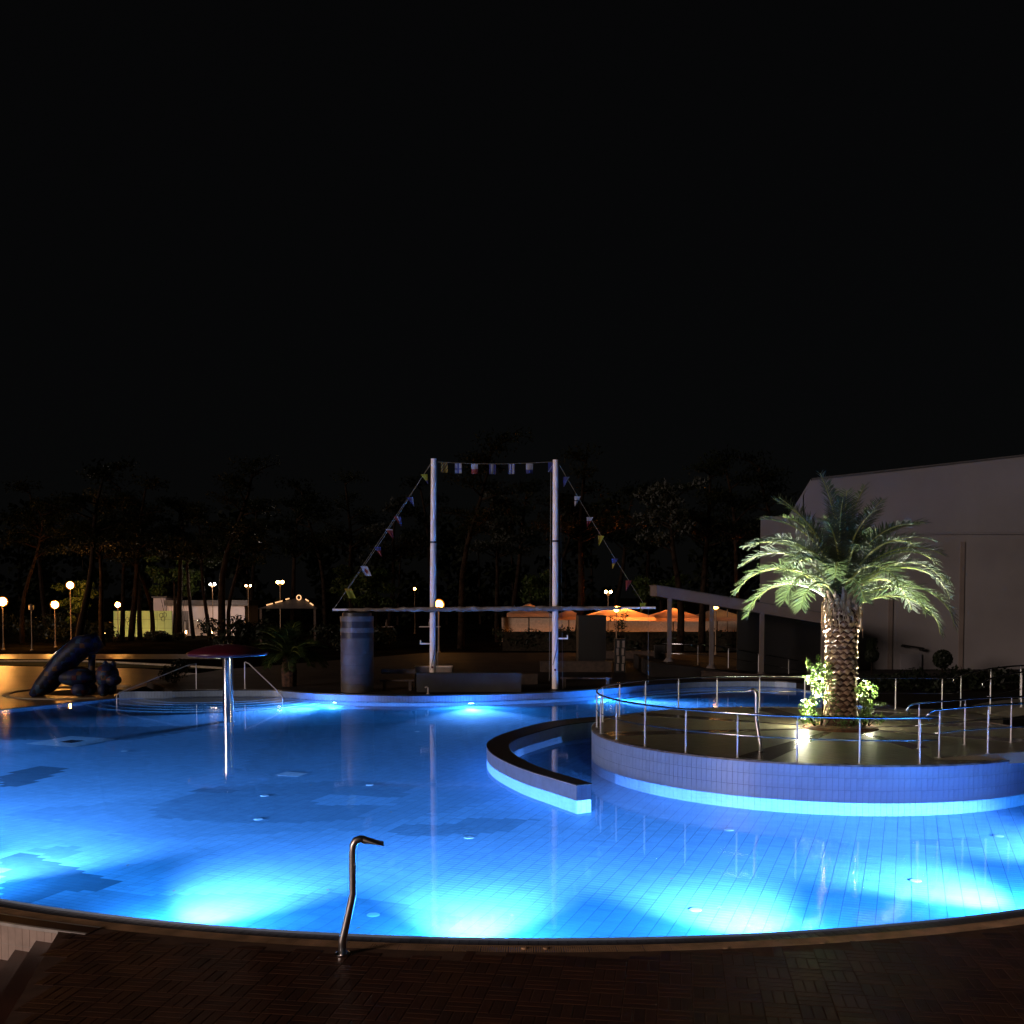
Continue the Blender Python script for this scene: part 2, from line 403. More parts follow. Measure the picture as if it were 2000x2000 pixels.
patch([(0, 1590), (420, 1545), (560, 1420), (1000, 1400), (1150, 1460), (980, 1560), (700, 1620), (300, 1640)], .86)
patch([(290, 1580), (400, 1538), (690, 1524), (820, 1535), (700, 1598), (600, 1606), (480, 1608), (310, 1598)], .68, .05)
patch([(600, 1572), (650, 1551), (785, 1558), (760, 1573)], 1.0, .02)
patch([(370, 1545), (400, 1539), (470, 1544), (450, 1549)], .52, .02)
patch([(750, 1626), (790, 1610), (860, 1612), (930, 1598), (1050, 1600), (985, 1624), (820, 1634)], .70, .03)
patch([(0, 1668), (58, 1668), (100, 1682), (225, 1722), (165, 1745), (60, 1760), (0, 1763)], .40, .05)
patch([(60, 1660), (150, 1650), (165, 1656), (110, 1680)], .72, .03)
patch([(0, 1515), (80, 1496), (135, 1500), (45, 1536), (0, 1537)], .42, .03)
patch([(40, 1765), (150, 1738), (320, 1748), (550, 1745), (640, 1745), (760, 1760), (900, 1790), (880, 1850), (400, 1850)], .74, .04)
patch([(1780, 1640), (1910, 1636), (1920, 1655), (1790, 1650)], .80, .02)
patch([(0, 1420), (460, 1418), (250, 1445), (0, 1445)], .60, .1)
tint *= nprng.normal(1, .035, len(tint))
order = np.argsort(np.hypot(cx_, cyy) + 1e3 * ((np.hypot(cx_ - NC[0], cyy - NC[1]) > NR - 1.45) | (np.abs(cx_) > cyy * .475)))
loose, rest = order[:300], order[300:]
def tile_block(ids):
    n = len(ids); hu, hv = TU / 2 - JO / 2, TV / 2 - JO / 2; dz = nprng.normal(0, .0007, n)
    V = np.zeros((n, 8, 3)); k = 0
    for lv in (0, 1):
        for su, sv in ((-1, -1), (1, -1), (1, 1), (-1, 1)):
            V[:, k, 0] = cx_[ids] + su * hu * tdir[0] + sv * hv * vdir[0]; V[:, k, 1] = cyy[ids] + su * hu * tdir[1] + sv * hv * vdir[1]
            V[:, k, 2] = FLOOR_Z - .005 if lv == 0 else FLOOR_Z + dz; k += 1
    fq = np.array([(7, 6, 5, 4), (0, 4, 5, 1), (1, 5, 6, 2), (2, 6, 7, 3), (3, 7, 4, 0)])
    Fq = (np.arange(n)[:, None, None] * 8 + fq[None]).reshape(-1, 4)
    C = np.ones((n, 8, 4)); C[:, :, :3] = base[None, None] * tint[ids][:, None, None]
    return V.reshape(-1, 3), Fq, C.reshape(-1, 4)
V, Fq, C = tile_block(rest)
tag(link('tile_field', np_mesh('tile_field', V, Fq, M['pool_tile'], C), pool_floor), kind='stuff')
tile_me = {}
for i in loose:
    k = round(float(tint[i]) / .04) * .04
    if k not in tile_me:
        hu, hv = TU / 2 - JO / 2, TV / 2 - JO / 2
        V = [(su * hu, sv * hv, z) for z in (-.005, 0) for su, sv in ((-1, -1), (1, -1), (1, 1), (-1, 1))]
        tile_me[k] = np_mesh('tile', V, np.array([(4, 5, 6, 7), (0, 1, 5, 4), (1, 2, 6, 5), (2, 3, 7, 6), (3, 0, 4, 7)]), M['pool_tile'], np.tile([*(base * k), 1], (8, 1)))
    link('tile', tile_me[k], pool_floor, (float(cx_[i]), float(cyy[i]), FLOOR_Z), (0, 0, math.atan2(tdir[1], tdir[0])))

# wall tiles: upright 12.5 x 25 cm
def wall_tiles(path, zs, mb=None, wdt=.125, side=1, gap=.005, proud=.006, one=None):
    "side=+1: tiles face the left of travel; zs: list of (z0, z1)"
    mb = mb or MB(); pts = resample(path, wdt)
    for a, b_ in zip(pts[:-1], pts[1:]):
        t_ = (b_ - a).normalized(); nrm = Vector((-t_.y, t_.x)) * side
        for z0, z1 in zs:
            if one and one(a, z0): continue
            p = a + t_ * gap / 2 + nrm * 0; q = b_ - t_ * gap / 2
            pr = proud + rnd.uniform(-.001, .001); P2, Q2 = p + nrm * pr, q + nrm * pr; za, zb = z0 + gap / 2, z1 - gap / 2
            f = [(P2.x, P2.y, za), (Q2.x, Q2.y, za), (Q2.x, Q2.y, zb), (P2.x, P2.y, zb), (p.x, p.y, za), (q.x, q.y, za), (q.x, q.y, zb), (p.x, p.y, zb)]
            fc = [(0, 1, 2, 3), (4, 5, 1, 0), (3, 2, 6, 7), (4, 0, 3, 7), (1, 5, 6, 2)]
            mb.add(f, fc if side < 0 else [tuple(reversed(x)) for x in fc])
    return mb
rows_deep = [(-1.25 + .25 * i, -1.0 + .25 * i) for i in range(5)]

# ------------------------------------------------------------------ far terrace with its tiled upstand
TZ = .30
ter = [Vector((p.x, p.y)) for p in far_wall[:-4]]                                          # right to left along the water
tback = [Vector((-17.5, 50)), Vector((-16, 58)), Vector((-6, 75)), Vector((60, 75)), Vector((60, 20)), Vector((16.0, 18.0))]
rb = [Vector((p.x, p.y)) for p in right_bank]
tpoly = [(p.x, p.y) for p in rb[:-1] + ter + tback]
mb = MB(); mb.prism(tpoly, -.2, TZ); terrace = tag(mb.build('terrace', M['terrace']), kind='structure')
upst = offset(ter, .004)
tag(wall_tiles(offset(far_wall, .006), [(.03, .29)] + rows_deep, side=1).build('tile_course', M['wall_tile'], pool_wall), kind='stuff')
cop = MB(); a = offset(ter, .03); b_ = offset(ter, -.26)
cop.ribbon(v3(a, TZ + .022), v3(b_, TZ + .022)); cop.ribbon(v3(a, TZ - .02), v3(a, TZ + .022)); cop.ribbon(v3(b_, TZ + .022), v3(b_, TZ + .001))
cop.build('coping', M['black_stone'], terrace)
# paving joints of the terrace are too dim to tell apart; a grass strip lies behind
def sheet(name, poly, z, m_, **k):
    mb = MB(); mb.add(*fill(poly, z)); return tag(mb.build(name, m_), **k)

# side deck on the left (lit by the street lamps)
lb = [Vector((p.x, p.y)) for p in left_bank]
sidep = [(p.x, p.y) for p in offset(left_bank, -.002)[:24]]
pl = [(-17.6, 50.0), (-16.4, 58), (-20, 64), (-30, 67), (-55, 66), (-70, 50), (-60, 28), (-30, 22)]
deck_poly = [(-17.2, 44.9)] + [q for q in sidep if q[1] > 26] + [(-30, 24), (-60, 28), (-70, 50), (-52, 62), (-34, 65.5), (-22, 62.5), (-16.5, 57.5), (-17.7, 50)]
tag(sheet('side_deck', deck_poly, .030, M['sun_deck']), kind='structure')
kp = arc((-19.3, 47.2), 3.4, R(75), R(300), 40)
mb = MB(); k1 = kp; k2 = arc((-19.3, 47.2), 3.1, R(75), R(300), 40)
mb.ribbon(v3(k1, .07), v3(k2, .07)); mb.ribbon(v3(k1, .03), v3(k1, .07)); mb.ribbon(v3(k2, .07), v3(k2, .03)); tag(mb.build('kerb', M['kerb']), kind='structure')
tag(sheet('planting_bed', [(p.x, p.y) for p in arc((-19.3, 47.2), 1.7, 0, 2 * math.pi, 30)[:-1]], .036, M['soil']), kind='structure')
bed2 = smooth_path([(-70, 68), (-50, 66), (-36, 68.5), (-29, 69.0), (-24, 66.5), (-17, 62)], 1)
mb = MB(); k2 = offset(bed2, .35); mb.ribbon(v3(k2, .12), v3(bed2, .12)); mb.ribbon(v3(bed2, .03), v3(bed2, .12)); mb.ribbon(v3(k2, .12), v3(k2, .02)); tag(mb.build('kerb', M['kerb']), kind='structure')
tag(sheet('lawn', [(p.x, p.y) for p in reversed(offset(bed2, -.0))] + [(-70, 66.5), (-52, 62.8), (-34, 66.3), (-22, 63.2)], .026, M['lawn']), kind='structure')
tag(sheet('path', [(-80, 72), (-20, 72), (-22, 78), (-80, 78)], .028, M['sun_deck']), kind='structure')

# ------------------------------------------------------------------ near edge: lip, overflow grating, brick deck
edge = left_bank[-16:-1] + near_arc + right_bank[1:8]
l0, l1, l2, l3 = edge, offset(edge, -.26), offset(edge, -.54), offset(edge, -.80)
pe = MB(); pe.ribbon(v3(l1, .000), v3(l0, -.008)); pe.ribbon(v3(l0, -.008), v3(l0, -.2))
pool_edge = tag(pe.build('pool_edge', M['black']), kind='structure')
pts = resample(near_arc, .125)
lip_me = None
for i in range(len(pts) - 1):
    a, b_ = pts[i], pts[i + 1]; t_ = (b_ - a).normalized()
    if lip_me is None:
        q = MB(); q.add([(-.0595, -.262, 0), (.0595, -.262, 0), (.058, -.004, 0), (-.058, -.004, 0), (-.0595, -.262, .006), (.0595, -.262, .006), (.058, -.004, .006), (-.058, -.004, .006)],
              [(4, 5, 6, 7), (0, 1, 5, 4), (1, 2, 6, 5), (2, 3, 7, 6), (3, 0, 4, 7)]); lip_me = q.mesh('lip_tile', M['lip'])
    o = link('lip_tile', lip_me, pool_edge, (*((a + b_) / 2), -.022)); o.rotation_euler = (R(-1.7), 0, math.atan2(t_.y, t_.x)); o.location.z = -.0075
gr = MB()
gr.ribbon(v3(offset(edge, -.265), .022), v3(offset(edge, -.29), .022)); gr.ribbon(v3(offset(edge, -.515), .022), v3(offset(edge, -.54), .022)); gr.ribbon(v3(l1, .0), v3(offset(edge, -.265), .022))
gpts = resample(near_arc, .028)
for i in range(len(gpts) - 1):
    a = gpts[i]; t_ = (gpts[i + 1] - a).normalized(); n_ = Vector((t_.y, -t_.x)); c = a + n_ * .402
    A = Matrix.Rotation(math.atan2(t_.y, t_.x), 4, 'Z'); gr.box((c.x, c.y, .011), (.020, .232, .018), A)
for x in np.arange(-19, len(gpts) + 20, 46): pass
grate = gr.build('overflow_grate', M['grate'], pool_edge); grate['kind'] = 'stuff'
gb = MB(); gb.ribbon(v3(l2, -.06), v3(l1, -.06)); gb.build('gutter', M['black'], pool_edge)
# small raised covers where grating lengths meet
for px in (1024, 1066, 1418, 1608): 
    p = gp(px, 1852 if px < 1500 else 1842, .025); q = MB(); q.lathe([(.035, -.01), (.035, .006), (.022, .01)], 10, (p.x, p.y, .025)); q.build('cover_stud', M['grate'], pool_edge)

EA, EB = gp(113, 1821, .04), gp(7, 2000, .04)
ed = (EB - EA); edn = ed.normalized(); EC = EA + edn * 22
ring = offset(edge, -.54)
ring_r = [p for p in ring if p.x > EA.x - .25 and p.y < 19.5]
dk = [(EC.x, EC.y), (16, EC.y), (16, 19.4)] + [(p.x, p.y) for p in reversed(ring_r)] + [(EA.x, EA.y)]
deck = MB(); deck.prism(dk, -.3, .030)
deck = tag(deck.build('brick_deck', M['mortar']), kind='structure')
DK = np.array(dk)
# basket weave: three 36 x 12 cm bricks to a block
BA = R(-9.0); bu = np.array([math.cos(BA), math.sin(BA)]); bv = np.array([-math.sin(BA), math.cos(BA)])
cand = []
for i in range(-30, 40):
    for j in range(8, 60):
        hor = (i + j) % 2
        for k in range(3):
            cu = i * .372 + (0 if hor else (k - 1) * .124); cv = j * .372 + ((k - 1) * .124 if hor else 0)
            x = cu * bu[0] + cv * bv[0]; y = cu * bu[1] + cv * bv[1]
            if y > 8.5 and abs(x) < y * .52 + .4: cand.append((x, y, hor))
ca = np.array([(c[0], c[1]) for c in cand])
rr = np.hypot(ca[:, 0] - NC[0], ca[:, 1] - NC[1]); sd_ = (ca[:, 0] - EA.x) * edn.y - (ca[:, 1] - EA.y) * edn.x
okk = (rr > NR + .56 + .14) & (sd_ < -.13) & (ca[:, 1] < 17)
cand = [c for c, k in zip(cand, okk) if k]
cand.sort(key=lambda c: (abs(c[0]) > c[1] * .49 or c[1] < 10.6, math.hypot(c[0], c[1])))
def brick_mesh(L, W, m_):
    q = MB(); b2 = .006; x, y = L / 2, W / 2
    q.add([(-x, -y, 0), (x, -y, 0), (x, y, 0), (-x, y, 0), (-x, -y, .002), (x, -y, .002), (x, y, .002), (-x, y, .002), (-x + b2, -y + b2, .0045), (x - b2, -y + b2, .0045), (x - b2, y - b2, .0045), (-x + b2, y - b2, .0045)],
          [(8, 9, 10, 11)] + [(i, (i + 1) % 4, (i + 1) % 4 + 4, i + 4) for i in range(4)] + [(i + 4, (i + 1) % 4 + 4, (i + 1) % 4 + 8, i + 8) for i in range(4)])
    return q.mesh('brick', m_)
bm_ = [brick_mesh(.362, .113, M['brick']), brick_mesh(.362, .113, M['brick2'])]
fld = MB()
for n, (x, y, hor) in enumerate(cand):
    rz = BA + (0 if hor else R(90)) + rnd.uniform(-.006, .006); z = .030 + rnd.uniform(-.0008, .001)
    if n < 300: link('brick', bm_[rnd.random() < .4], deck, (x, y, z), (rnd.uniform(-.003, .003), rnd.uniform(-.003, .003), rz))
    else:
        Mx = Matrix.Translation((x, y, z)) @ Matrix.Rotation(rz, 4, 'Z'); me = bm_[0]
        fld.add([Mx @ v.co for v in me.vertices], [tuple(p.vertices) for p in me.polygons], int(rnd.random() < .4))
tag(fld.build('brick_field', [M['brick'], M['brick2']], deck), kind='stuff')

# steps down on the left, white tiled outside wall of the pool
sn = Vector((edn.y, -edn.x, 0)); sn = sn if sn.x < 0 else -sn
stairs = empty('stairs', (EA.x, EA.y, 0)); tag(stairs, kind='structure')
for k in range(1, 7):
    q = MB(); o0 = sn * (.30 * (k - 1)); o1 = sn * (.30 * k + .02); za = .030 - .165 * k
    poly = [(o0.x - edn.x * .8, o0.y - edn.y * .8), (o1.x - edn.x * .8, o1.y - edn.y * .8), ((o1 + edn * 22).x, (o1 + edn * 22).y), ((o0 + edn * 22).x, (o0 + edn * 22).y)]
    q.prism(poly, -1.2, za); q.build('step', M['brick'], stairs)
tag(sheet('lower_terrace', [(-13.6, -6.2), (EC.x, -8), (EA.x - .2, EA.y + 1.5), (-13.6, 19)], -1.12, M['brick2']), kind='structure')
wp = [p for p in offset(edge, -.80) if p.x < EA.x + .5]
ow = MB(); inner = [p for p in offset(edge, -.50) if p.x < EA.x + .8]
ow.ribbon(v3(wp, .034), v3(inner[:len(wp)], .034)); ow.ribbon(v3(wp, -1.15), v3(wp, .034))
outer_wall = tag(ow.build('outer_wall', M['rim_white']), kind='structure')
wq = MB(); wall_tiles(offset(wp, -.003), [(-.24 * (i + 1), -.24 * i - .002) for i in range(5)], wq, side=-1); tag(wq.build('tile_course', M['white_tile'], outer_wall), kind='stuff')
wr = MB(); wr.ribbon(v3(offset(wp, -.016), .042), v3(offset(wp, .03), .042)); wr.ribbon(v3(offset(wp, -.016), .0), v3(offset(wp, -.016), .042)); wr.build('edge_trim', M['rim_white'], outer_wall)
dk2 = MB(); dk2.ribbon(v3(offset(wp, .035), .040), v3(offset(wp, .25), .040)); dk2.build('edge_course', M['brick2'], outer_wall)

# ------------------------------------------------------------------ island
IC, IR, IZ = Vector((8.0, 27.85)), 5.85, .80
island_c = arc(IC, IR, 0, 2 * math.pi, 180)[:-1]
q = MB(); q.prism([(p.x, p.y) for p in island_c], FLOOR_Z - .02, IZ - .004); island = tag(q.build('island', M['grout']), kind='structure')
full = arc(IC, IR, R(-180 - 60), R(120), 220)                       # counter-clockwise, tiles face right of travel
npieces = [0]; its = []
def keep_one(a, z0):
    an = math.degrees(math.atan2(a.y - IC.y, a.x - IC.x))
    if z0 >= -.02 and -152 < an < -48: its.append((a.copy(), z0)); return True
    return False
rows_up = [(.0, .262), (.262, .524), (.524, .786)]
st = wall_tiles(full, rows_deep + rows_up, side=-1, one=keep_one); tag(st.build('tile_field', M['wall_tile'], island), kind='stuff')
its.sort(key=lambda s: abs(math.degrees(math.atan2(s[0].y - IC.y, s[0].x - IC.x)) + 100))
q = MB(); q.add([(0, 0, 0), (.12, 0, 0), (.12, 0, .257), (0, 0, .257), (.0, -.006, 0), (.12, -.006, 0), (.12, -.006, .257), (0, -.006, .257)],
    [(4, 5, 6, 7), (0, 1, 5, 4), (1, 2, 6, 5), (2, 3, 7, 6), (3, 0, 4, 7)]); wt_me = [q.mesh('wall_tile', mm) for mm in (M['wall_tile'], mat('wall_tile_pale', (.285, .385, .55), .3), mat('wall_tile_worn', (.255, .35, .52), .3, var=.12))]
extra = MB()
for n, (a, z0) in enumerate(its):
    d = a - IC; an = math.atan2(d.y, d.x) + R(90); me = wt_me[rnd.choice((0, 0, 1, 2))]
    if n < 300: link('wall_tile', me, island, (a.x, a.y, z0 + .003), (0, 0, an + R(.6)))
    else:
        Mx = Matrix.Translation((a.x, a.y, z0 + .003)) @ Matrix.Rotation(an + R(.6), 4, 'Z'); extra.add([Mx @ v.co for v in me.vertices], [tuple(p.vertices) for p in me.polygons])
if extra.v: tag(extra.build('tile_field', M['wall_tile'], island), kind='stuff')
# rim, floor tiles, dark rays widening outward from the palm
rimc = arc(IC, IR + .012, 0, 2 * math.pi, 180); rimi = arc(IC, IR - .10, 0, 2 * math.pi, 180)
q = MB(); q.ribbon(v3(rimi, IZ + .012), v3(rimc, IZ + .012)); q.ribbon(v3(rimc, IZ + .012), v3(rimc, IZ - .028)); q.ribbon(v3(rimi, IZ - .004), v3(rimi, IZ + .012)); q.build('rim', mat('island_rim', (.16, .12, .10), .4, var=.5, scale=6), island)
PALM = Vector((8.93, 28.35))
fq_, fi = MB(), MB(); a45 = R(38)
for i in range(-42, 43):
    for j in range(-42, 43):
        lx, ly = i * .30, j * .15; x = IC.x + lx * math.cos(a45) - ly * math.sin(a45); y = IC.y + lx * math.sin(a45) + ly * math.cos(a45)
        if math.hypot(x - IC.x, y - IC.y) < IR - .12 and math.hypot(x - PALM.x, y - PALM.y) > .75:
            tg = fq_; A = Matrix.Rotation(a45, 4, 'Z')
            tg.add([Vector((x, y, IZ)) + A @ Vector(p) for p in [(-.147, -.0725, 0), (.147, -.0725, 0), (.147, .0725, 0), (-.147, .0725, 0)]], [(0, 1, 2, 3)])
tag(fq_.build('floor_tiles', M['island_tile'], island), kind='stuff'); 
for k in range(8):
    an = R(11 + 45 * k); d2 = Vector((math.cos(an), math.sin(an))); n2 = Vector((-d2.y, d2.x)); rel = PALM - IC; bq = rel.dot(d2); tmax = -bq + math.sqrt(bq * bq - rel.length_squared + (IR - .15) ** 2)
    P_ = [PALM + d2 * 1.05 - n2 * .10, PALM + d2 * (tmax - .1) - n2 * .42, PALM + d2 * (tmax - .1) + n2 * .42, PALM + d2 * 1.05 + n2 * .10]
    fi = MB(); fi.prism([(p.x, p.y) for p in P_], IZ - .002, IZ + .0025); fi.build('dark_ray', M['island_dark'], island)
q = MB(); q.lathe([(IR - .1, 0), (.6, 0)], 64, (IC.x, IC.y, IZ - .0035), close=False); q.build('floor_bed', M['island_grout'], island)

# curved breakwater wall growing out of the island
cw = smooth_path([(1.39, 22.29), (.91, 23.17), (.36, 24.19), (-.12, 25.39), (-.53, 26.87), (-.68, 28.5), (-.46, 29.9), (0.05, 31.3), (.85, 33.0), (1.75, 34.1), (2.9, 34.9), (4.3, 35.2), (5.6, 34.6)], .2)
n = len(cw); wid = [.36 + .75 * (i / (n - 1)) ** 1.2 for i in range(n)]
inn = []
for i, p in enumerate(cw):
    t_ = (cw[min(i + 1, n - 1)] - cw[max(i - 1, 0)]).normalized(); inn.append(p + Vector((t_.y, -t_.x)) * wid[i])
CWZ = .32
q = MB(); q.prism([(p.x, p.y) for p in cw] + [(p.x, p.y) for p in reversed(inn)], FLOOR_Z - .01, CWZ); cwall = tag(q.build('curved_wall', M['grout']), kind='structure')
q = MB(); rows_cw = rows_deep + [(.0, .155), (.155, .315)]
rows_cw2 = [(-1.25, -.75), (-.75, -.25), (-.25, .0), (.0, .315)]
wall_tiles(cw, rows_deep + [(.0, .312)], q, side=1); wall_tiles(inn, rows_deep + [(.0, .312)], q, side=-1)
endp = [inn[0], cw[0]]; wall_tiles([endp[0], endp[1]], rows_deep + [(.0, .312)], q, side=1, wdt=(endp[1] - endp[0]).length / 3 - 1e-4)
tag(q.build('tile_field', M['wall_tile'], cwall), kind='stuff')
q = MB(); a = offset(cw, .014); b_ = [p + (p - c_).normalized() * .014 for p, c_ in zip(inn, cw)]
dirn = (cw[0] - cw[1]).normalized() * .014; a[0] = a[0] + dirn; b_[0] = b_[0] + dirn
q.prism([(p.x, p.y) for p in a] + [(p.x, p.y) for p in reversed(b_)], CWZ + .002, CWZ + .03); q.build('coping', M['black_stone'], cwall)
q = MB(); a2 = offset(cw, .018); q.ribbon(v3(a2, CWZ - .004), v3(a2, CWZ + .012)); e0 = a2[0] + dirn * 1.3; e1 = inn[0] + dirn * 1.3
q.ribbon(v3([e1, e0], CWZ - .004), v3([e1, e0], CWZ + .012)); q.build('edge_trim', M['rim_white'], cwall)

# underwater steps
def step_disc(name, c, radii, zs, a0, a1, par=None):
    for r_, z in zip(radii, zs):
        q = MB(); pp = arc(c, r_, a0, a1, 40); q.prism([(p.x, p.y) for p in pp], FLOOR_Z - .008 - r_ * .0005, z); o = q.build(name, M['step_tile'], par)
M['step_tile'] = mat('step_tile', (.34, .46, .58), .25)
M['step_nose'] = mat('step_nosing', (.62, .70, .76), .3)
usteps = empty('underwater_steps', (0, 0, 0)); tag(usteps, kind='structure')
SC = Vector((-13.0, 46.2))
for r_, z in ((5.6, -.98), (5.0, -.74), (4.4, -.50), (3.8, -.26), (3.2, -.06)):
    pp = arc(SC, r_, R(180 + 12), R(360 - 12), 50); q = MB(); q.prism([(p.x, p.y) for p in pp], FLOOR_Z - .008, z); q.build('step', M['step_tile'], usteps)
    q = MB(); p2 = arc(SC, r_ + .012, R(192), R(348), 50); p3 = arc(SC, r_ - .10, R(192), R(348), 50); q.ribbon(v3(p3, z + .006), v3(p2, z + .006)); q.ribbon(v3(p2, z + .006), v3(p2, z - .05)); q.build('nosing', M['step_nose'], usteps)
bench_path = [p for p in far_wall if p.x > 5.0]
ub = empty('underwater_bench', (0, 0, 0)); tag(ub, kind='structure')
for d_, z in ((.75, -.35), (1.5, -.75)):
    a = bench_path; b_ = offset(bench_path, d_); q = MB(); q.ribbon(v3(b_, z), v3(a, z)); q.ribbon(v3(b_, FLOOR_Z), v3(b_, z)); q.build('ledge', M['step_tile'], ub)
    c_ = offset(bench_path, d_ - .12); q = MB(); q.ribbon(v3(offset(b_, .008), z + .006), v3(c_, z + .006)); q.build('nosing', M['step_nose'], ub)

# floor inlets and drains
def disc(px, py, r_=.10):
    p = fp(px, py); q = MB(); q.lathe([(r_, 0), (r_, .012), (r_ * .8, .02), (r_ * .3, .02)], 18); o = q.build('floor_inlet', inlet_m, pool_floor, (p.x, p.y, FLOOR_Z + .001))
inlet_m = mat('inlet_plastic', (.36, .46, .54), .4)
for d_ in ((729, 1787), (505, 1600), (1424, 1621), (1358, 1777), (1788, 1720), (916, 1636), (722, 1533), (517, 1554), (243, 1467), (412, 1427), (815, 1429), (1950, 1633)): disc(*d_)
def frame_patch(px0, py0, w_, hole_):
    c = fp(px0, py0); q = MB(); A = Matrix.Rotation(math.atan2(tdir[1], tdir[0]), 4, 'Z')
    if hole_:
        for dx, dy, sx, sy in ((0, .55, 1.7, .6), (0, -.55, 1.7, .6), (.55, 0, .6, .5), (-.55, 0, .6, .5)):
            v_ = A @ Vector((dx * w_, dy * w_, 0)); q.box((v_.x, v_.y, 0), (sx * w_, sy * w_, .012), A)
    else: q.box((0, 0, 0), (w_, w_ * 1.2, .012), A)
    o = q.build('drain_surround' if hole_ else 'drain_cover', inlet_m, pool_floor, (c.x, c.y, FLOOR_Z + .004))
    if hole_: q = MB(); q.box((0, 0, 0), (w_ * .5, w_ * .5, .010), A); q.build('drain_grate', M['glass'], pool_floor, (c.x, c.y, FLOOR_Z + .003))
frame_patch(140, 1448, 1.1, True); frame_patch(570, 1512, .55, False)
# fallen leaves on the floor
q = MB(); q.add([(-.05, 0, 0), (0, -.025, .006), (.06, 0, .004), (0, .03, .008)], [(0, 1, 2, 3)]); lf_me = q.mesh('fallen_leaf', M['dry'])
for k, (px, py) in enumerate([(640, 1738), (1000, 1788), (1312, 1716), (1405, 1772), (951, 1524), (607, 1533), (764, 1586), (700, 1812), (250, 1690), (340, 1740)]):
    p = fp(px, py); o = link('fallen_leaf', lf_me, None, (p.x, p.y, FLOOR_Z + .006), (0, 0, rnd.uniform(0, 6))); tag(o, 'small dry leaf sunk on the blue tiled pool floor', 'leaf', 'leaves on the pool floor')

# ------------------------------------------------------------------ pool lights
def pool_light(x, y, dx, dy, label, power=900, z=-.52, size=66, dip=7, group='pool lights in the near wall'):
    d = Vector((dx, dy, 0)).normalized(); root = empty('pool_light', (x, y, z)); tag(root, label, 'pool light', group)
    A = d.to_track_quat('Z', 'Y').to_matrix().to_4x4()
    q = MB(); q.lathe([(.15, .0), (.15, .03), (.125, .045), (.11, .03)], 24); q.v = [tuple(A @ Vector(p)) for p in q.v]; q.build('rim', M['steel'], root)
    q = MB(); q.lathe([(.108, .025), (.08, .05), (.02, .06)], 20); q.v = [tuple(A @ Vector(p)) for p in q.v]; q.build('lens', M['pool_lens'], root)
    L = bpy.data.lights.new('pool_beam', 'SPOT'); L.energy = power; L.spot_size = R(size); L.spot_blend = 1.0; L.color = (.17, .40, 1.0); L.shadow_soft_size = .09
    o = bpy.data.objects.new('beam', L); col.objects.link(o); o.parent = root; o.location = d * .10
    dd = Vector((d.x, d.y, -math.tan(R(dip)))); o.rotation_euler = (-dd).to_track_quat('Z', 'Y').to_euler()
    L2 = L.copy(); L2.color = (.05, .36, 1.0); L2.energy = power * .21; L2.spot_size = R(165); o2 = bpy.data.objects.new('spill', L2); col.objects.link(o2); o2.parent = root; o2.location = d * .10
    dd = Vector((d.x, d.y, -math.tan(R(24)))); o2.rotation_euler = (-dd).to_track_quat('Z', 'Y').to_euler()
    return root
for k, an in enumerate((-52.5, -66, -79.7, -93.4, -107)):
    a = R(an); x = NC[0] + (NR - .02) * math.cos(a); y = NC[1] + (NR - .02) * math.sin(a)
    tx, ty = NC[0] - .5 - x, 31.6 - y
    pool_light(x, y, tx, ty, 'round lamp under water in the near pool wall beside the brick deck', 15500)
for i, k in enumerate((15, 22, 28, 33, 37.3)):
    p = left_bank[min(int(k * len(left_bank) / 40), len(left_bank) - 2)]; d = Vector((-4, 29)) - p
    pool_light(p.x + d.x * .002, p.y + d.y * .002, d.x, d.y, 'round lamp under water in the left pool wall beside the side deck', 15000, group='pool lights in the left wall')
for (px, py), (dx, dy), lab in (((643, 1374), (-.55, -.8), 'round glowing lamp under water in the far wall below the striped funnel'), ((922, 1374), (.12, -1), 'round glowing lamp under water in the far wall right of the pale mast foot'), ((1173, 1363.5), (.75, -.65), 'round glowing lamp under water in the far wall at the tip of the island railing')):
    x = gp(px, py).x; p = min(far_wall, key=lambda q_: abs(q_.x - x)); d = Vector((dx, dy)).normalized()
    pool_light(p.x + d.x * .03, p.y + d.y * .03, dx, dy, lab, 15000, z=-.40, group=None)

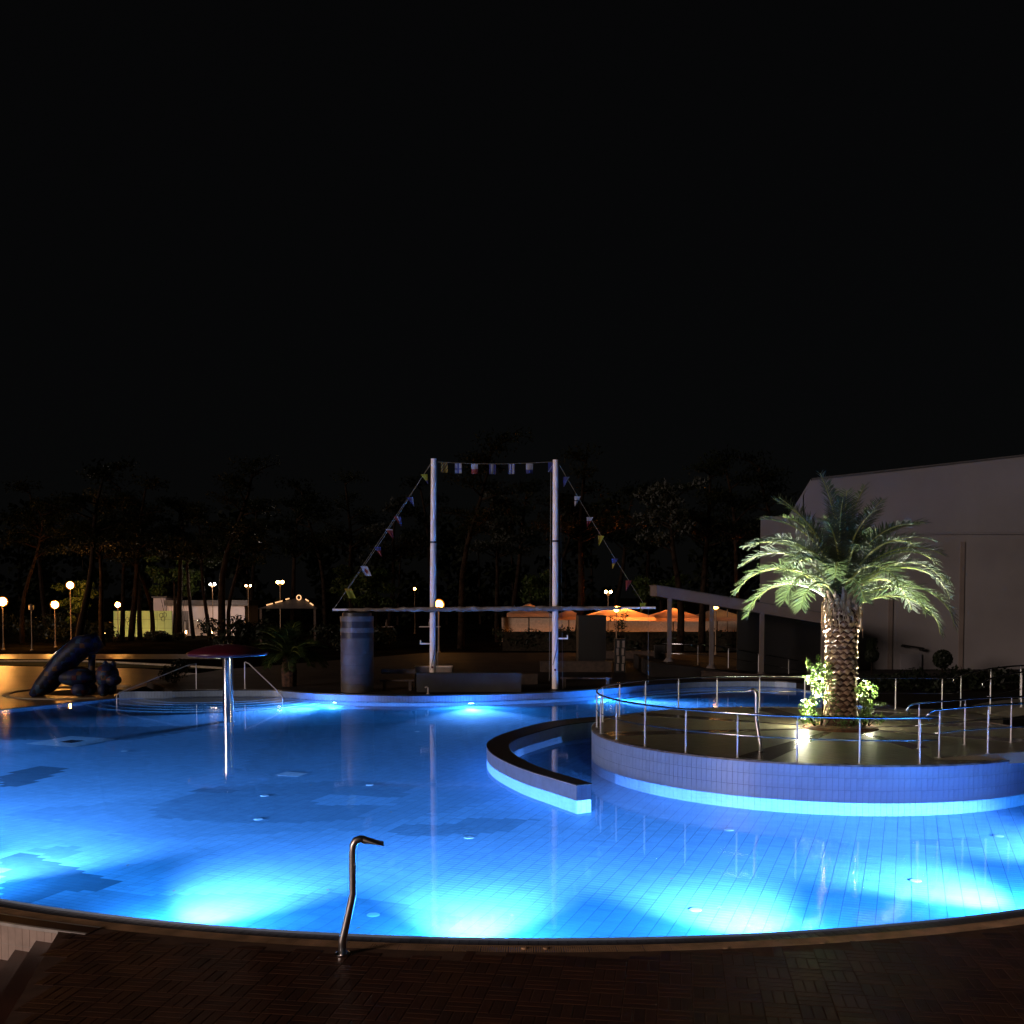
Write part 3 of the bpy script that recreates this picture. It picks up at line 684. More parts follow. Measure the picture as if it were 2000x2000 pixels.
# ------------------------------------------------------------------ railings
def railing(name, path3, hgt, label, post_every=1.3, mid=.52, start=.15, post_r=.021, parent_loc=None, group=None, base=None, ends=(False, False)):
    "path3: list of Vector feet; the hand rail runs hgt above"
    o0 = path3[0].copy(); root = empty(name, o0); tag(root, label, 'railing', group)
    loc = [p - o0 for p in path3]
    top = [p + Vector((0, 0, hgt)) for p in loc]
    if ends[0]: top = [top[0] + Vector((0, 0, -.22)) + (top[0] - top[1]).normalized() * .10, top[0] + Vector((0, 0, -.12)) + (top[0] - top[1]).normalized() * .17, top[0] + Vector((0, 0, -.03)) + (top[0] - top[1]).normalized() * .10] + top
    if ends[1]: top = top + [top[-1] + Vector((0, 0, -.03)) + (top[-1] - top[-2]).normalized() * .10, top[-1] + Vector((0, 0, -.12)) + (top[-1] - top[-2]).normalized() * .17, top[-1] + Vector((0, 0, -.22)) + (top[-1] - top[-2]).normalized() * .10]
    q = MB(); q.tube(top, .026, 10); q.build('hand_rail', M['rail'], root, smooth=True)
    q = MB(); q.tube([p + Vector((0, 0, hgt * mid)) for p in loc], .013, 8); q.build('mid_rail', M['rail'], root, smooth=True)
    acc = start; run = 0
    for a, b_ in zip(loc[:-1], loc[1:]):
        L = (b_ - a).length
        while acc <= run + L:
            p = a + (b_ - a) * ((acc - run) / L); q = MB(); q.tube([(0, 0, 0), (0, 0, hgt - .10)], post_r, 10); q.tube([(0, 0, hgt - .10), (0, 0, hgt - .015)], .011, 8)
            po = q.build('post', M['rail_post'], root, p, smooth=False); q = MB(); q.lathe([(.045, .001), (.045, .012), (.03, .02)], 12); q.build('base_plate', M['rail_post'], po); acc += post_every
        run += L
    return root
ia = lambda d0, d1, n, r_=IR - .13: [Vector((p.x, p.y, IZ)) for p in arc(IC, r_, R(d0), R(d1), n)]
railing('railing', ia(-192, -79, 60), 1.0, 'curved steel railing along the water side of the palm island', 1.29, start=.55, ends=(False, False))
railing('railing', ia(-193.5, -296, 50) + [Vector((12.0, 33.02, IZ)), Vector((13.0, 32.95, IZ)), Vector((14.0, 32.8, IZ))], 1.0, 'curved steel railing round the back of the palm island', 1.42, start=.5)
q = MB(); q.prism([(9.6, 33.2), (12.9, 30.2), (14.6, 31.0), (14.6, 33.05), (12.0, 33.15)], FLOOR_Z, IZ - .002); q.build('landing', M['island_tile'], island)
# two small arched bridges leave the island on the right
def bridge(o0, d, wdt, L, rise, label, lr):
    o0 = Vector((*o0, 0)); d = Vector((*d, 0)).normalized(); nrm = Vector((-d.y, d.x, 0)); n = 24
    root = empty('footbridge', (o0.x, o0.y, IZ)); tag(root, label, 'bridge')
    zf = lambda t_: rise * (1 - (2 * t_ - 1) ** 2)
    A, B, A2, B2 = [], [], [], []
    for i in range(n + 1):
        t_ = i / n; c = d * (L * t_); z = zf(t_) + .02
        A.append(c - nrm * wdt / 2 + Vector((0, 0, z))); B.append(c + nrm * wdt / 2 + Vector((0, 0, z))); A2.append(A[-1] - Vector((0, 0, .24))); B2.append(B[-1] - Vector((0, 0, .24)))
    q = MB(); q.ribbon(A, B); q.build('deck', M['island_tile'], root)
    q = MB(); q.ribbon(A2, A); q.ribbon(B, B2); q.ribbon(B2, A2); q.build('side_face', M['island_tile'], root)
    for sgn, lab in ((-1, lr[0]), (1, lr[1])):
        pth = [o0 + d * (L * i / n) + nrm * sgn * (wdt / 2 - .06) + Vector((0, 0, IZ + zf(i / n) + .02)) for i in range(n + 1)]
        railing('railing', pth, 1.06, lab, 1.05, start=.12, ends=(True, False))
bridge((9.3, 23.55), (1, -.05), 1.45, 6.6, .20, 'low arched footbridge leaving the front of the palm island', ('steel railing on the pool side of the front footbridge', 'steel railing on the island side of the front footbridge'))
bridge((14.1, 32.0), (1, .18), 1.6, 5.0, .30, 'low arched footbridge leaving the back of the palm island', ('steel railing on the near side of the back footbridge', 'steel railing on the far side of the back footbridge'))

# ------------------------------------------------------------------ water spouts
def spout(name, loc, rz, label, s=1.0, bands=True):
    root = empty(name, loc, rz); tag(root, label, 'water spout')
    # local: leans and pours towards +X
    P = [(0, 0, 0), (0, 0, .17), (.02, 0, .25), (.115, 0, .66), (.13, 0, .74), (.13, 0, 1.25), (.14, 0, 1.33), (.17, 0, 1.385), (.22, 0, 1.405), (.27, 0, 1.395)]
    q = MB(); q.tube([(p[0] * s, p[1] * s, p[2] * s) for p in P], .048 * s, 18); q.build('pipe', M['spout_steel'], root, smooth=True)
    q = MB(); rows = []
    for i in range(9):
        t_ = i / 8; x = (.255 + .25 * t_) * s; zc = (1.396 - .06 * t_) * s; hh = (.048 * (1 - t_) + .006) * s; ww = (.048 + .09 * t_) * s
        rows.append([(x, ww * math.cos(2 * math.pi * k / 16), zc + hh * math.sin(2 * math.pi * k / 16)) for k in range(16)])
    o = 0
    for rws in rows: q.v += rws
    for i in range(8):
        for k in range(16): q.f.append((i * 16 + k, i * 16 + (k + 1) % 16, (i + 1) * 16 + (k + 1) % 16, (i + 1) * 16 + k)); q.m.append(0)
    q.build('nozzle', M['spout_steel'], root, smooth=True)
    q = MB(); q.lathe([(.095 * s, 0), (.095 * s, .012 * s), (.07 * s, .02 * s)], 20); q.build('base_flange', M['steel'], root)
    if bands:
        for z in (1.02, 1.055, 1.16, 1.195):
            q = MB(); q.lathe([(.0486, -.004), (.0494, 0), (.0486, .004)], 18, (.13 * s, 0, z), close=False); q.build('etched_ring', M['rim_white'], root)
        q = MB(); q.box((.13 + .02, -.0455, 1.105), (.020, .004, .03)); q.build('etched_mark', M['rim_white'], root)
    return root
sp_ = gp(669, 1862, .05)
spout('water_spout', (sp_.x, sp_.y, .042), R(8), 'polished steel water spout with flat nozzle on the brick deck')
sp_ = gp(1485, 1468, IZ)
spout('water_spout', (sp_.x, sp_.y, IZ), R(125), 'polished steel water spout on the tiled palm island', 1.0, False)

# ------------------------------------------------------------------ palm tree
palm = empty('palm_tree', (PALM.x, PALM.y, IZ)); tag(palm, 'tall floodlit date palm with arching fronds on the island', 'palm tree')
TH = 3.50
prof = [(.50, 0), (.44, .35), (.41, .9), (.40, 1.8), (.41, 2.6), (.42, 3.1), (.38, 3.5), (.22, TH + .35)]
q = MB(); q.lathe(prof, 26); q.build('trunk', M['trunk'], palm, smooth=True)
def prad(z):
    for (r0, z0), (r1, z1) in zip(prof[:-1], prof[1:]):
        if z0 <= z <= z1: return r0 + (r1 - r0) * (z - z0) / (z1 - z0)
    return .3
q = MB()
q.add([(0, -.118, 0), (0, 0, .085), (0, .118, 0), (0, 0, -.085), (.030, -.092, -.002), (.018, 0, .058), (.030, .092, -.002), (.062, 0, -.066), (.044, 0, -.004)],
      [(0, 1, 5, 4), (1, 2, 6, 5), (2, 3, 7, 6), (3, 0, 4, 7), (4, 5, 8), (5, 6, 8), (6, 7, 8), (7, 4, 8)])
q.f = [tuple(reversed(f)) for f in q.f]; boot_me = q.mesh('leaf_base', M['boot'])
for j in range(22):
    z = .42 + j * .142
    for k in range(13):
        an = 2 * math.pi * (k + .5 * (j % 2)) / 13 + rnd.uniform(-.04, .04); r_ = prad(z) - .02
        o = link('leaf_base', boot_me, palm, (r_ * math.cos(an), r_ * math.sin(an), z + rnd.uniform(-.02, .02)), (rnd.uniform(-.15, .15), rnd.uniform(-.2, .1), an)); sc_ = rnd.uniform(.85, 1.12); o.scale = (sc_ * rnd.uniform(.6, 1.5), sc_, sc_)
def frond_mesh(L, th0, droop, seed):
    rr_ = random.Random(seed); n = 26; pts = []; x = z = 0; a_ = th0; ds = L / n
    tang = []
    for i in range(n + 1):
        t_ = i / n; a_ = th0 - droop * t_ ** 1.35; pts.append(Vector((x, 0, z))); tang.append(Vector((math.cos(a_), 0, math.sin(a_)))); x += math.cos(a_) * ds; z += math.sin(a_) * ds
    q = MB(); q.tube(pts, [.035 * (1 - .88 * i / n) + .003 for i in range(n + 1)], 6, mi=1)
    nl = 74
    for i in range(nl):
        t_ = .10 + .90 * i / nl; f = t_ * n; k = min(int(f), n - 1); p = pts[k] + (pts[k + 1] - pts[k]) * (f - k); T = tang[k]; N = Vector((-T.z, 0, T.x))
        ll = .62 * math.sin(math.pi * (.12 + .80 * t_)) ** .7 * (.55 if t_ < .18 else 1); fw = .55 + .35 * t_
        for sgn in (-1, 1):
            d = (Vector((0, sgn, 0)) + T * fw * rr_.uniform(.7, 1.35) + N * rr_.uniform(.0, .55)).normalized(); l_ = ll * rr_.uniform(.88, 1.1)
            wv = (T * 1.0 - d * T.dot(d)).normalized() * .0125; m_ = p + d * l_ * .55 - Vector((0, 0, .015)); e_ = p + d * l_ - Vector((0, 0, .07 * l_ / .5))
            q.add([p - wv * .6, p + wv * .6, m_ + wv, m_ - wv, e_], [(0, 1, 2, 3), (3, 2, 4)])
    return q.mesh('frond', [M['frond'], M['rachis']])
fm = {}
def frond(az, th, dr, L, zoff, seed):
    key = (round(th / 6), round(dr / 8), round(L / .25), seed % 3)
    if key not in fm: fm[key] = frond_mesh(L, R(th), R(dr), seed)
    o = link('frond', fm[key], palm, (.26 * math.cos(R(az)) * math.cos(R(th)), .26 * math.sin(R(az)) * math.cos(R(th)), TH + zoff), (rnd.uniform(-.25, .25), 0, R(az)))
spec = [(182, 52, 118, 3.3), (172, 64, 112, 3.2), (188, 40, 120, 3.0), (160, 70, 100, 3.2), (150, 50, 115, 3.3), (168, 78, 55, 3.3), (140, 80, 45, 3.2),
        (0, 50, 125, 3.5), (8, 62, 110, 3.2), (-10, 38, 120, 3.4), (20, 70, 100, 3.1), (-22, 55, 118, 3.1), (28, 45, 120, 3.2), (12, 76, 78, 3.0), (35, 82, 45, 2.9),
        (90, 78, 70, 3.0), (75, 60, 105, 3.0), (110, 60, 105, 3.0), (70, 84, 40, 3.1), (110, 86, 30, 3.2), (15, 84, 30, 3.2), (190, 84, 26, 3.3),
        (265, 84, 55, 2.9), (285, 80, 70, 2.9), (240, 78, 85, 2.9), (310, 76, 85, 2.9), (225, 66, 110, 2.9), (325, 58, 118, 3.0), (340, 68, 105, 3.1), (215, 50, 125, 2.8), (345, 30, 115, 2.9), (200, 72, 95, 3.0), (248, 62, 118, 2.6), (290, 60, 120, 2.6), (270, 52, 126, 2.3), (228, 45, 122, 2.5), (318, 42, 120, 2.5), (180, 74, 78, 3.3), (155, 66, 92, 3.3), (5, 72, 82, 3.3), (-35, 70, 95, 3.1), (50, 72, 80, 3.1), (130, 74, 75, 3.1), (212, 60, 112, 3.0), (260, 70, 100, 2.8), (295, 72, 98, 2.8)]
for i, (az, th, dr, L) in enumerate(spec):
    frond(az + rnd.uniform(-3, 3), th + rnd.uniform(-2, 2), dr, L, (.0 + .72 * th / 90) - .46, i * 7)
q = MB(); q.tube([(0, 0, 0), (.10, 0, .22), (.17, 0, .44)], [.075, .06, .045], 7); q.v = [(x, y * 1.5, z) for x, y, z in q.v]; stub_me = q.mesh('leaf_stub', M['boot'])
for k in range(30):
    an = k * 2.39996; z = TH - .38 + .55 * k / 30; r_ = prad(min(z, TH + .3)) - .06
    o = link('leaf_stub', stub_me, palm, (r_ * math.cos(an), r_ * math.sin(an), z), (rnd.uniform(-.15, .15), rnd.uniform(-.2, .25), an)); o.scale = (rnd.uniform(.7, 1.1), rnd.uniform(.7, 1.0), rnd.uniform(.6, 1.1))
for k in range(9):                                                    # dry remains below the crown
    an = k * 2 * math.pi / 9 + .3; q = MB(); r0 = .36
    for s_ in range(15):
        a2 = an + rnd.uniform(-.3, .3); z0 = TH - .12 + rnd.uniform(-.25, .2); Lh = rnd.uniform(.3, .7)
        q.tube([(r0 * math.cos(a2), r0 * math.sin(a2), z0), ((r0 + .16) * math.cos(a2), (r0 + .16) * math.sin(a2), z0 - Lh * .3), ((r0 + .18) * math.cos(a2 + .1), (r0 + .18) * math.sin(a2 + .1), z0 - Lh)], [.012, .018, .004], 4)
    q.build('dry_stalk', M['dry'], palm)
q = MB(); q.lathe([(1.0, 0), (.98, .03), (.9, .075), (.5, .10)], 32); o = q.build('mulch_bed', M['mulch'], palm, (0, 0, .002))

# shrubs climbing at the palm foot
def leafy(name, loc, blobs, nleaf, size, m_leaf, label, cat, group=None, seed=1, stem=True):
    rr_ = random.Random(seed); root = empty(name, loc); tag(root, label, cat, group); q = MB()
    for _ in range(nleaf):
        b = blobs[rr_.randrange(len(blobs))]; c, rad = Vector(b[0]), b[1]
        d = Vector((rr_.gauss(0, 1), rr_.gauss(0, 1), rr_.gauss(0, 1))).normalized(); k = rr_.random() ** .45; p = c + Vector((d.x * rad[0], d.y * rad[1], d.z * rad[2])) * k
        nrm = (d + Vector((rr_.gauss(0, .6), rr_.gauss(0, .6), rr_.gauss(0, .6)))).normalized(); a = nrm.orthogonal().normalized(); b2 = nrm.cross(a); th = rr_.uniform(0, 6.28); a, b2 = a * math.cos(th) + b2 * math.sin(th), b2 * math.cos(th) - a * math.sin(th)
        s_ = size * rr_.uniform(.6, 1.3); q.add([p - a * s_, p - b2 * s_ * .42, p + a * s_, p + b2 * s_ * .42], [(0, 1, 2, 3)])
    q.build('foliage', m_leaf, root)
    if stem:
        q = MB()
        for b in blobs[::max(1, len(blobs) // 8)]:
            c = Vector(b[0]); q.tube([(c.x * .3, c.y * .3, 0), (c.x * .6 + rr_.uniform(-.1, .1), c.y * .6, c.z * .5), c], [.018, .012, .006], 5)
        q.build('stem', M['bark'], root)
    return root
lblob = [((rnd.uniform(-.28, .22), rnd.uniform(-.25, .25), z), (.20, .22, .16)) for z in np.arange(.12, 1.75, .11)] + [((-.32, .0, 1.72), (.08, .08, .14)), ((-.05, 0, 1.8), (.07, .07, .16)), ((-.3, .0, 1.35), (.15, .1, .08)), ((-.38, 0, .5), (.2, .2, .3)), ((-.3, 0, .15), (.3, .3, .12)), ((.25, -.35, .9), (.15, .12, .5)), ((.34, -.45, .4), (.2, .15, .38)), ((.15, -.42, 1.3), (.12, .1, .25)), ((.5, -.55, .2), (.25, .12, .2))]
leafy('shrub', (PALM.x - .64, PALM.y - .22, IZ + .06), lblob, 1700, .045, M['shrub'], 'brightly floodlit leafy shrub climbing the left flank of the palm trunk', 'shrub', seed=4)
rblob = [((rnd.uniform(-.15, .2), rnd.uniform(-.2, .2), z), (.17, .2, .14)) for z in np.arange(.12, 1.15, .11)] + [((.45, 0, .62), (.22, .08, .05)), ((.3, 0, .95), (.12, .08, .2)), ((.42, -.1, .25), (.15, .15, .2)), ((-.15, -.42, .45), (.15, .12, .4)), ((-.05, -.4, .8), (.12, .12, .3)), ((-.3, -.52, .18), (.2, .1, .18))]
leafy('shrub', (PALM.x + .54, PALM.y - .22, IZ + .06), rblob, 1200, .045, M['shrub'], 'darker leafy shrub at the right flank of the palm trunk', 'shrub', seed=5)

def floodlight(loc, aim, label, power, size):
    root = empty('floodlight', loc); tag(root, label, 'floodlight', 'floodlights at the palm foot'); d = (Vector(aim) - Vector(loc)).normalized(); A = d.to_track_quat('Z', 'Y').to_matrix().to_4x4()
    q = MB(); q.box((0, 0, -.03), (.18, .13, .08)); q.v = [tuple(A @ Vector(p) + Vector((0, 0, .12))) for p in q.v]; q.build('housing', M['dark'], root)
    q = MB(); q.box((0, 0, .014), (.15, .10, .004)); q.v = [tuple(A @ Vector(p) + Vector((0, 0, .12))) for p in q.v]; q.build('lens', M['flood_lens'], root)
    q = MB(); q.tube([(0, 0, -.02), (0, 0, .1)], .015, 6); q.build('stand', M['dark'], root)
    L = bpy.data.lights.new('flood_beam', 'SPOT'); L.energy = power; L.spot_size = R(size); L.spot_blend = .8; L.color = (1.0, .97, .82); L.shadow_soft_size = .05
    o = bpy.data.objects.new('beam', L); col.objects.link(o); o.parent = root; o.location = d * .04 + Vector((0, 0, .12)); o.rotation_euler = (-d).to_track_quat('Z', 'Y').to_euler()
    L = bpy.data.lights.new('flood_spill', 'POINT'); L.energy = power * .008; L.color = (1.0, .95, .66); L.shadow_soft_size = .17; o = bpy.data.objects.new('spill', L); col.objects.link(o); o.parent = root; o.location = d * .10 + Vector((0, 0, .22))
floodlight((PALM.x - .95, PALM.y + .22, IZ + .10), (PALM.x - .40, PALM.y + .15, IZ + 4.2), 'small floodlight in the shrub left of the palm trunk', 20000, 105)
floodlight((PALM.x + .80, PALM.y + .28, IZ + .10), (PALM.x + .42, PALM.y + .2, IZ + 4.0), 'small floodlight in the shrub right of the palm trunk', 9000, 90)

# ------------------------------------------------------------------ ship-style masts, boom, ropes, signal flags
MY = 45.3
def mast(px_b, py_b, px_t, py_t, side, label, arm_py, ring_py, mark_py):
    b = dp(px_b, py_b, MY); tp = dp(px_t, py_t, MY); root = empty('mast', b); tag(root, label, 'mast', 'ship masts on the terrace'); d = tp - b; H_ = d.z
    q = MB(); q.tube([(0, 0, 0), d * .5, d], [.135, .128, .115], 20); q.tube([d, d + Vector((0, 0, .02))], .125, 20); q.build('pole', M['white'], root, smooth=False)
    zz = dp(px_t, ring_py, MY).z - b.z; q = MB(); q.lathe([(.132, -.04), (.137, -.03), (.137, .03), (.132, .04)], 20, (d.x * zz / H_, 0, zz), close=False); q.build('band', M['black'], root)
    za = dp(px_t, arm_py, MY).z - b.z; q = MB(); x0 = d.x * za / H_ + side * .1; q.box((x0 + side * .24, -.05, za), (.42, .06, .06)); q.box((x0 + side * .43, -.05, za + .085), (.045, .06, .13)); q.build('cleat_arm', M['white'], root)
    zm = dp(px_t, mark_py, MY).z - b.z; q = MB(); q.tube([(d.x * zm / H_, -.128, zm), (d.x * zm / H_, -.142, zm)], .05, 12); q.build('round_badge', mat('badge_red', (.12, .02, .03), .5), root)
    q = MB(); q.lathe([(.2, -.02), (.2, .02), (.15, .04)], 16); q.build('foot_plate', M['dark'], root)
    q = MB(); x1 = d.x * .2; z1 = za - .25
    q.tube([(x1 - .10, -.10, z1 - .9), (x1 - .02, -.15, z1 - .55), (x1 + .06, -.14, z1 - .2), (x1 + .1, -.09, z1 + .2)], .012, 6); q.build('cord', M['black'], root)
    return b, tp
m1b, m1t = mast(845, 1318, 847, 897, -1, 'white mast with a cleat arm on its left above the pale block', 1257, 1059, 1303)
m2b, m2t = mast(1084, 1347, 1085, 899, 1, 'white mast with a cleat arm on its right beside the low benches', 1247, 1057, 1308)
bl, br = dp(650, 1191, MY - .2), dp(1262, 1187, MY - .2)
root = empty('boom', bl); tag(root, 'long horizontal boom with furled canvas lashed across both masts', 'boom'); D_ = br - bl
q = MB(); q.tube([(0, 0, 0), D_], .045, 10); q.build('spar', M['white'], root)
q = MB(); pr, rs = [], []
for i in range(60):
    t_ = .05 + .87 * i / 59; pr.append(D_ * t_ + Vector((0, 0, -.01 + .015 * math.sin(i * 1.7)))); rs.append(.05 + .055 * math.sin(math.pi * min(1, max(0, (t_ - .03) / .94))) ** .6 + rnd.uniform(-.015, .015))
q.tube(pr, rs, 12); q.build('furled_sail', M['canvas'], root, smooth=True)
for t_ in (.0, .985): q = MB(); q.tube([D_ * t_ + Vector((0, -.02, 0)), D_ * (t_ + .045) + Vector((0, -.02, 0))], .052, 10); q.build('end_fitting', M['white'], root)
for t_ in (.34, .45, .58, .76): q = MB(); q.tube([D_ * t_ + Vector((-.05, -.16, .05)), D_ * t_ + Vector((0, -.17, .13)), D_ * t_ + Vector((.06, -.16, .02))], .014, 5); q.build('lashing', M['rope'], root)
def rope(a, b, sag, label, r_=.011):
    a, b = Vector(a), Vector(b); n = 16; q = MB(); q.tube([(b - a) * (i / n) - Vector((0, 0, sag * math.sin(math.pi * i / n))) for i in range(n + 1)], r_, 5)
    tag(q.build('rope', M['rope'], None, a), label, 'rope'); return lambda t_: a + (b - a) * t_ - Vector((0, 0, sag * math.sin(math.pi * t_)))
top_r = rope(dp(850, 902, MY), dp(1080, 902, MY), .09, 'thin rope stretched between the two mast tops with signal flags')
left_r = rope(dp(843, 902, MY), bl, .16, 'rope with pennants from the left mast top to the left boom end')
rope(dp(842, 906, MY + .1), bl + Vector((.04, .05, .03)), -.02, 'bare stay rope from the left mast top to the left boom end')
right_r = rope(dp(1089, 902, MY), br, .10, 'rope with pennants from the right mast top to the right boom end')
rope(dp(854, 903, MY + .1), dp(852, 1188, MY + .1), 0, 'halyard hanging down close beside the left mast', .008)
rope(dp(1076, 905, MY + .1), dp(1073, 1330, MY + .1), .0, 'dark halyard hanging left of the right mast', .012)
rope(dp(1095, 1000, MY + .1), dp(1099, 1346, MY + .1), .0, 'halyard hanging right of the right mast below the cleat', .010)
rope(dp(855, 1192, MY - .3), dp(855, 1353, MY - .3), .0, 'thin line hanging from the boom in front of the pale block', .008)
rope(dp(1266, 1190, MY + .2), dp(1266, 1335, MY + .2), .0, 'thin line hanging from the right boom end to the terrace', .008)
FC = {}
def fcol(n):
    pal = {'y': (.42, .28, .02), 'b': (.03, .04, .20), 'w': (.42, .42, .46), 'r': (.22, .02, .02), 'k': (.02, .02, .025), 'g': (.30, .32, .02), 's': (.10, .17, .38)}
    if n not in FC: FC[n] = mat('flag_' + n, [c_ * .62 for c_ in pal[n]], .8, var=.15)
    return FC[n]
def flag(p, wd, ht, fn, cols, label, lean=0, tri=False):
    n = 8; q = MB(); o = 0
    for j in range(n + 1):
        for i in range(n + 1):
            u, v = i / n, j / n; wv = .03 * math.sin(u * 5 + p.x * 3) * (.3 + v)
            x = (u - .5) * wd * ((1 - v * .92) if tri else 1); q.v.append((x + lean * v * ht, wv, -v * ht))
    for j in range(n):
        for i in range(n):
            q.f.append((j * (n + 1) + i, (j + 1) * (n + 1) + i, (j + 1) * (n + 1) + i + 1, j * (n + 1) + i + 1)); q.m.append(fn((i + .5) / n, (j + .5) / n))
    o = q.build('signal_flag' if not tri else 'pennant', [fcol(c) for c in cols], None, p); tag(o, label, 'flag', 'signal flags on the mast ropes' if not tri else 'pennants on the slanting ropes'); return o
TF = [(868, 'yk', lambda u, v: int((u + v) * 5) % 2, 'rectangular signal flag with yellow and black diagonal stripes'), (895, 'wb', lambda u, v: int(abs(u - .45) < .13 or abs(v - .55) < .1), 'white signal flag with a blue cross'),
      (927, 'wr', lambda u, v: int(v > .55), 'signal flag white above and red below'), (962, 'bws', lambda u, v: 1 if .2 < u < .65 else (0 if u < .2 else 0), 'blue signal flag with one broad white upright stripe'),
      (999, 'bw', lambda u, v: int(.15 < u < .4 or .6 < u < .85), 'blue signal flag with two white upright stripes'), (1034, 'wb', lambda u, v: int(v > .62), 'signal flag white above and blue below'), (1077, 'bw', lambda u, v: int(abs(u + v - 1) < .12), 'dark blue signal flag with a white diagonal beside the right mast')]
for px, cols, fn, lab in TF:
    t_ = (px - 850) / 230; p = top_r(t_) + Vector((0, -.02, -.02)); flag(p, .29, .42, fn, cols, lab)
LF = [(828, 'gb', lambda u, v: int(v > .6), 'yellow pennant with a blue tip near the left mast top'), (800, 'bs', lambda u, v: int(u > .7), 'dark blue pennant on the left rope'), (776, 'rwb', lambda u, v: (0 if u < .4 else 1 if u < .6 else 2), 'red white and blue pennant on the left rope'), (760, 'wr', lambda u, v: int(v > .15), 'red pennant with a pale edge on the left rope'),
      (737, 'br', lambda u, v: int(v > .35), 'pennant blue above and red below on the left rope'), (711, 'wr', lambda u, v: int((u - .5) ** 2 + (v - .5) ** 2 < .06), 'white flag with a red disc on the left rope'), (680, 'yg', lambda u, v: int(v > .3), 'dull yellow pennant near the left boom end')]
for px, cols, fn, lab in LF:
    t_ = (843 - px) / (843 - 650); p = left_r(t_) + Vector((.0, -.03, -.0)); flag(p, .30, .42, fn, cols, lab, lean=.45, tri=px not in (711, 680))
RF = [(1106, 'bs', lambda u, v: int(u > .7), 'dark blue pennant near the right mast top'), (1128, 'wk', lambda u, v: int(.4 < v < .55), 'white pennant with a dark band on the right rope'), (1152, 'wr', lambda u, v: int(v > .4), 'pennant white above and red below on the right rope'), (1174, 'yg', lambda u, v: int(u > .6), 'yellow pennant on the right rope'),
      (1201, 'by', lambda u, v: int(v > .45), 'pennant blue above and yellow below on the right rope'), (1228, 'rr', lambda u, v: 0, 'red pennant on the right rope'), (1256, 'gy', lambda u, v: int(v > .5), 'yellow green pennant just above the right boom end')]
for px, cols, fn, lab in RF:
    t_ = (px - 1089) / (1262 - 1089); p = right_r(t_) + Vector((0, -.03, 0)); flag(p, .28, .44, fn, cols, lab, lean=-.25, tri=True)

# ------------------------------------------------------------------ terrace furniture: funnel, stage, benches
fpos = Vector((dp(693, 1354, 43.9).x, 43.9 + .75, TZ)); froot = empty('ship_funnel', fpos); tag(froot, 'round grey ship funnel with dark bands standing at the pool edge', 'funnel')
fr_, ft = .70, dp(693, 1203, 44.2).z - TZ
zs_ = [dp(693, y, 44.0).z - TZ for y in (1204, 1214, 1227, 1236, 1247)]
q = MB(); q.lathe([(fr_, 0), (fr_, zs_[4])], 40, close=False); fsh = q.build('shaft', M['funnel'], froot, smooth=True)
for (z0, z1), m_, e_ in (((zs_[4], zs_[3]), 'funnel_dark', .0), ((zs_[3], zs_[2]), 'funnel_band', .012), ((zs_[2], zs_[1]), 'funnel_dark', .0), ((zs_[1], zs_[0]), 'funnel_band', .012)):
    q = MB(); q.lathe([(fr_ + e_, z0), (fr_ + e_, z1)], 40, close=bool(e_)); q.build('band', M[m_], froot, smooth=False)
q = MB(); q.lathe([(fr_ - .08, zs_[0]), (fr_ - .08, zs_[0] + .14), (fr_ - .14, zs_[0] + .16)], 40); q.build('cap', M['funnel_dark'], froot)
for z in (.35, .75, 1.15, 1.6): q = MB(); q.lathe([(fr_ + .001, z - .006), (fr_ + .006, z), (fr_ + .001, z + .006)], 40, close=False); q.build('seam', M['funnel_dark'], fsh)

def bench(p0, p1, label, back=False):
    p0, p1 = Vector(p0), Vector(p1); L = (p1 - p0).length; an = math.atan2(p1.y - p0.y, p1.x - p0.x); root = empty('bench', (p0 + p1) / 2, an); tag(root, label, 'bench', 'benches on the far terrace')
    q = MB(); q.box((0, 0, .44), (L, .45, .07)); q.build('seat', M['wood'], root)
    for sx in (-1, 1): q = MB(); q.box((sx * (L / 2 - .18), 0, .2), (.12, .4, .41)); q.build('leg', M['wood'], root)
    if back: q = MB(); q.box((0, .26, .80), (L, .06, .20)); q.build('backrest', M['wood'], root)
a = dp(738, 1352, 44.3).x; b_ = dp(806, 1352, 44.3).x
bench((a, 45.2, TZ), (b_, 45.2, TZ), 'brown bench with a backrest between the funnel and the grey stage', True)
a = dp(1000, 1340, 48).x; b_ = dp(1060, 1340, 48).x
bench((dp(1086, 1340, 46.2).x + .2, 46.4, TZ), (dp(1195, 1340, 46.2).x, 46.4, TZ), 'long pale bench right of the white mast with red badge')
def wallbox(name, px0, px1, py_t, y0, depth, m_, label, cat, z0=TZ, M2=None):
    x0, x1 = dp(px0, 1200, y0).x, dp(px1, 1200, y0).x; zt = dp(px0, py_t, y0).z; root = empty(name, ((x0 + x1) / 2, y0 + depth / 2, z0)); tag(root, label, cat)
    q = MB(); hh = zt - z0; q.box((0, 0, hh / 2), (x1 - x0, depth, hh)); q.build('core', m_, root)
    q = MB(); q.box((0, 0, hh + .022), (x1 - x0 + .05, depth + .05, .04)); q.build('cap', M2 or m_, root)
    return root
wallbox('stage_wall', 813, 1018, 1317, 44.35, .5, M['grey'], 'low dark grey stage wall behind the pool edge below the left mast', 'wall')
wallbox('seat_block', 810, 882, 1303, 46.1, .5, M['block'], 'pale rectangular block behind the left mast foot', 'block', M2=M['white'])
wallbox('planter_wall', 1055, 1195, 1293, 56, .5, M['wood'], 'long low brown wall beyond the right mast', 'wall')
wallbox('planter_wall', 1000, 1050, 1318, 48.2, .5, M['wood'], 'short brown wall ending the grey stage', 'wall')
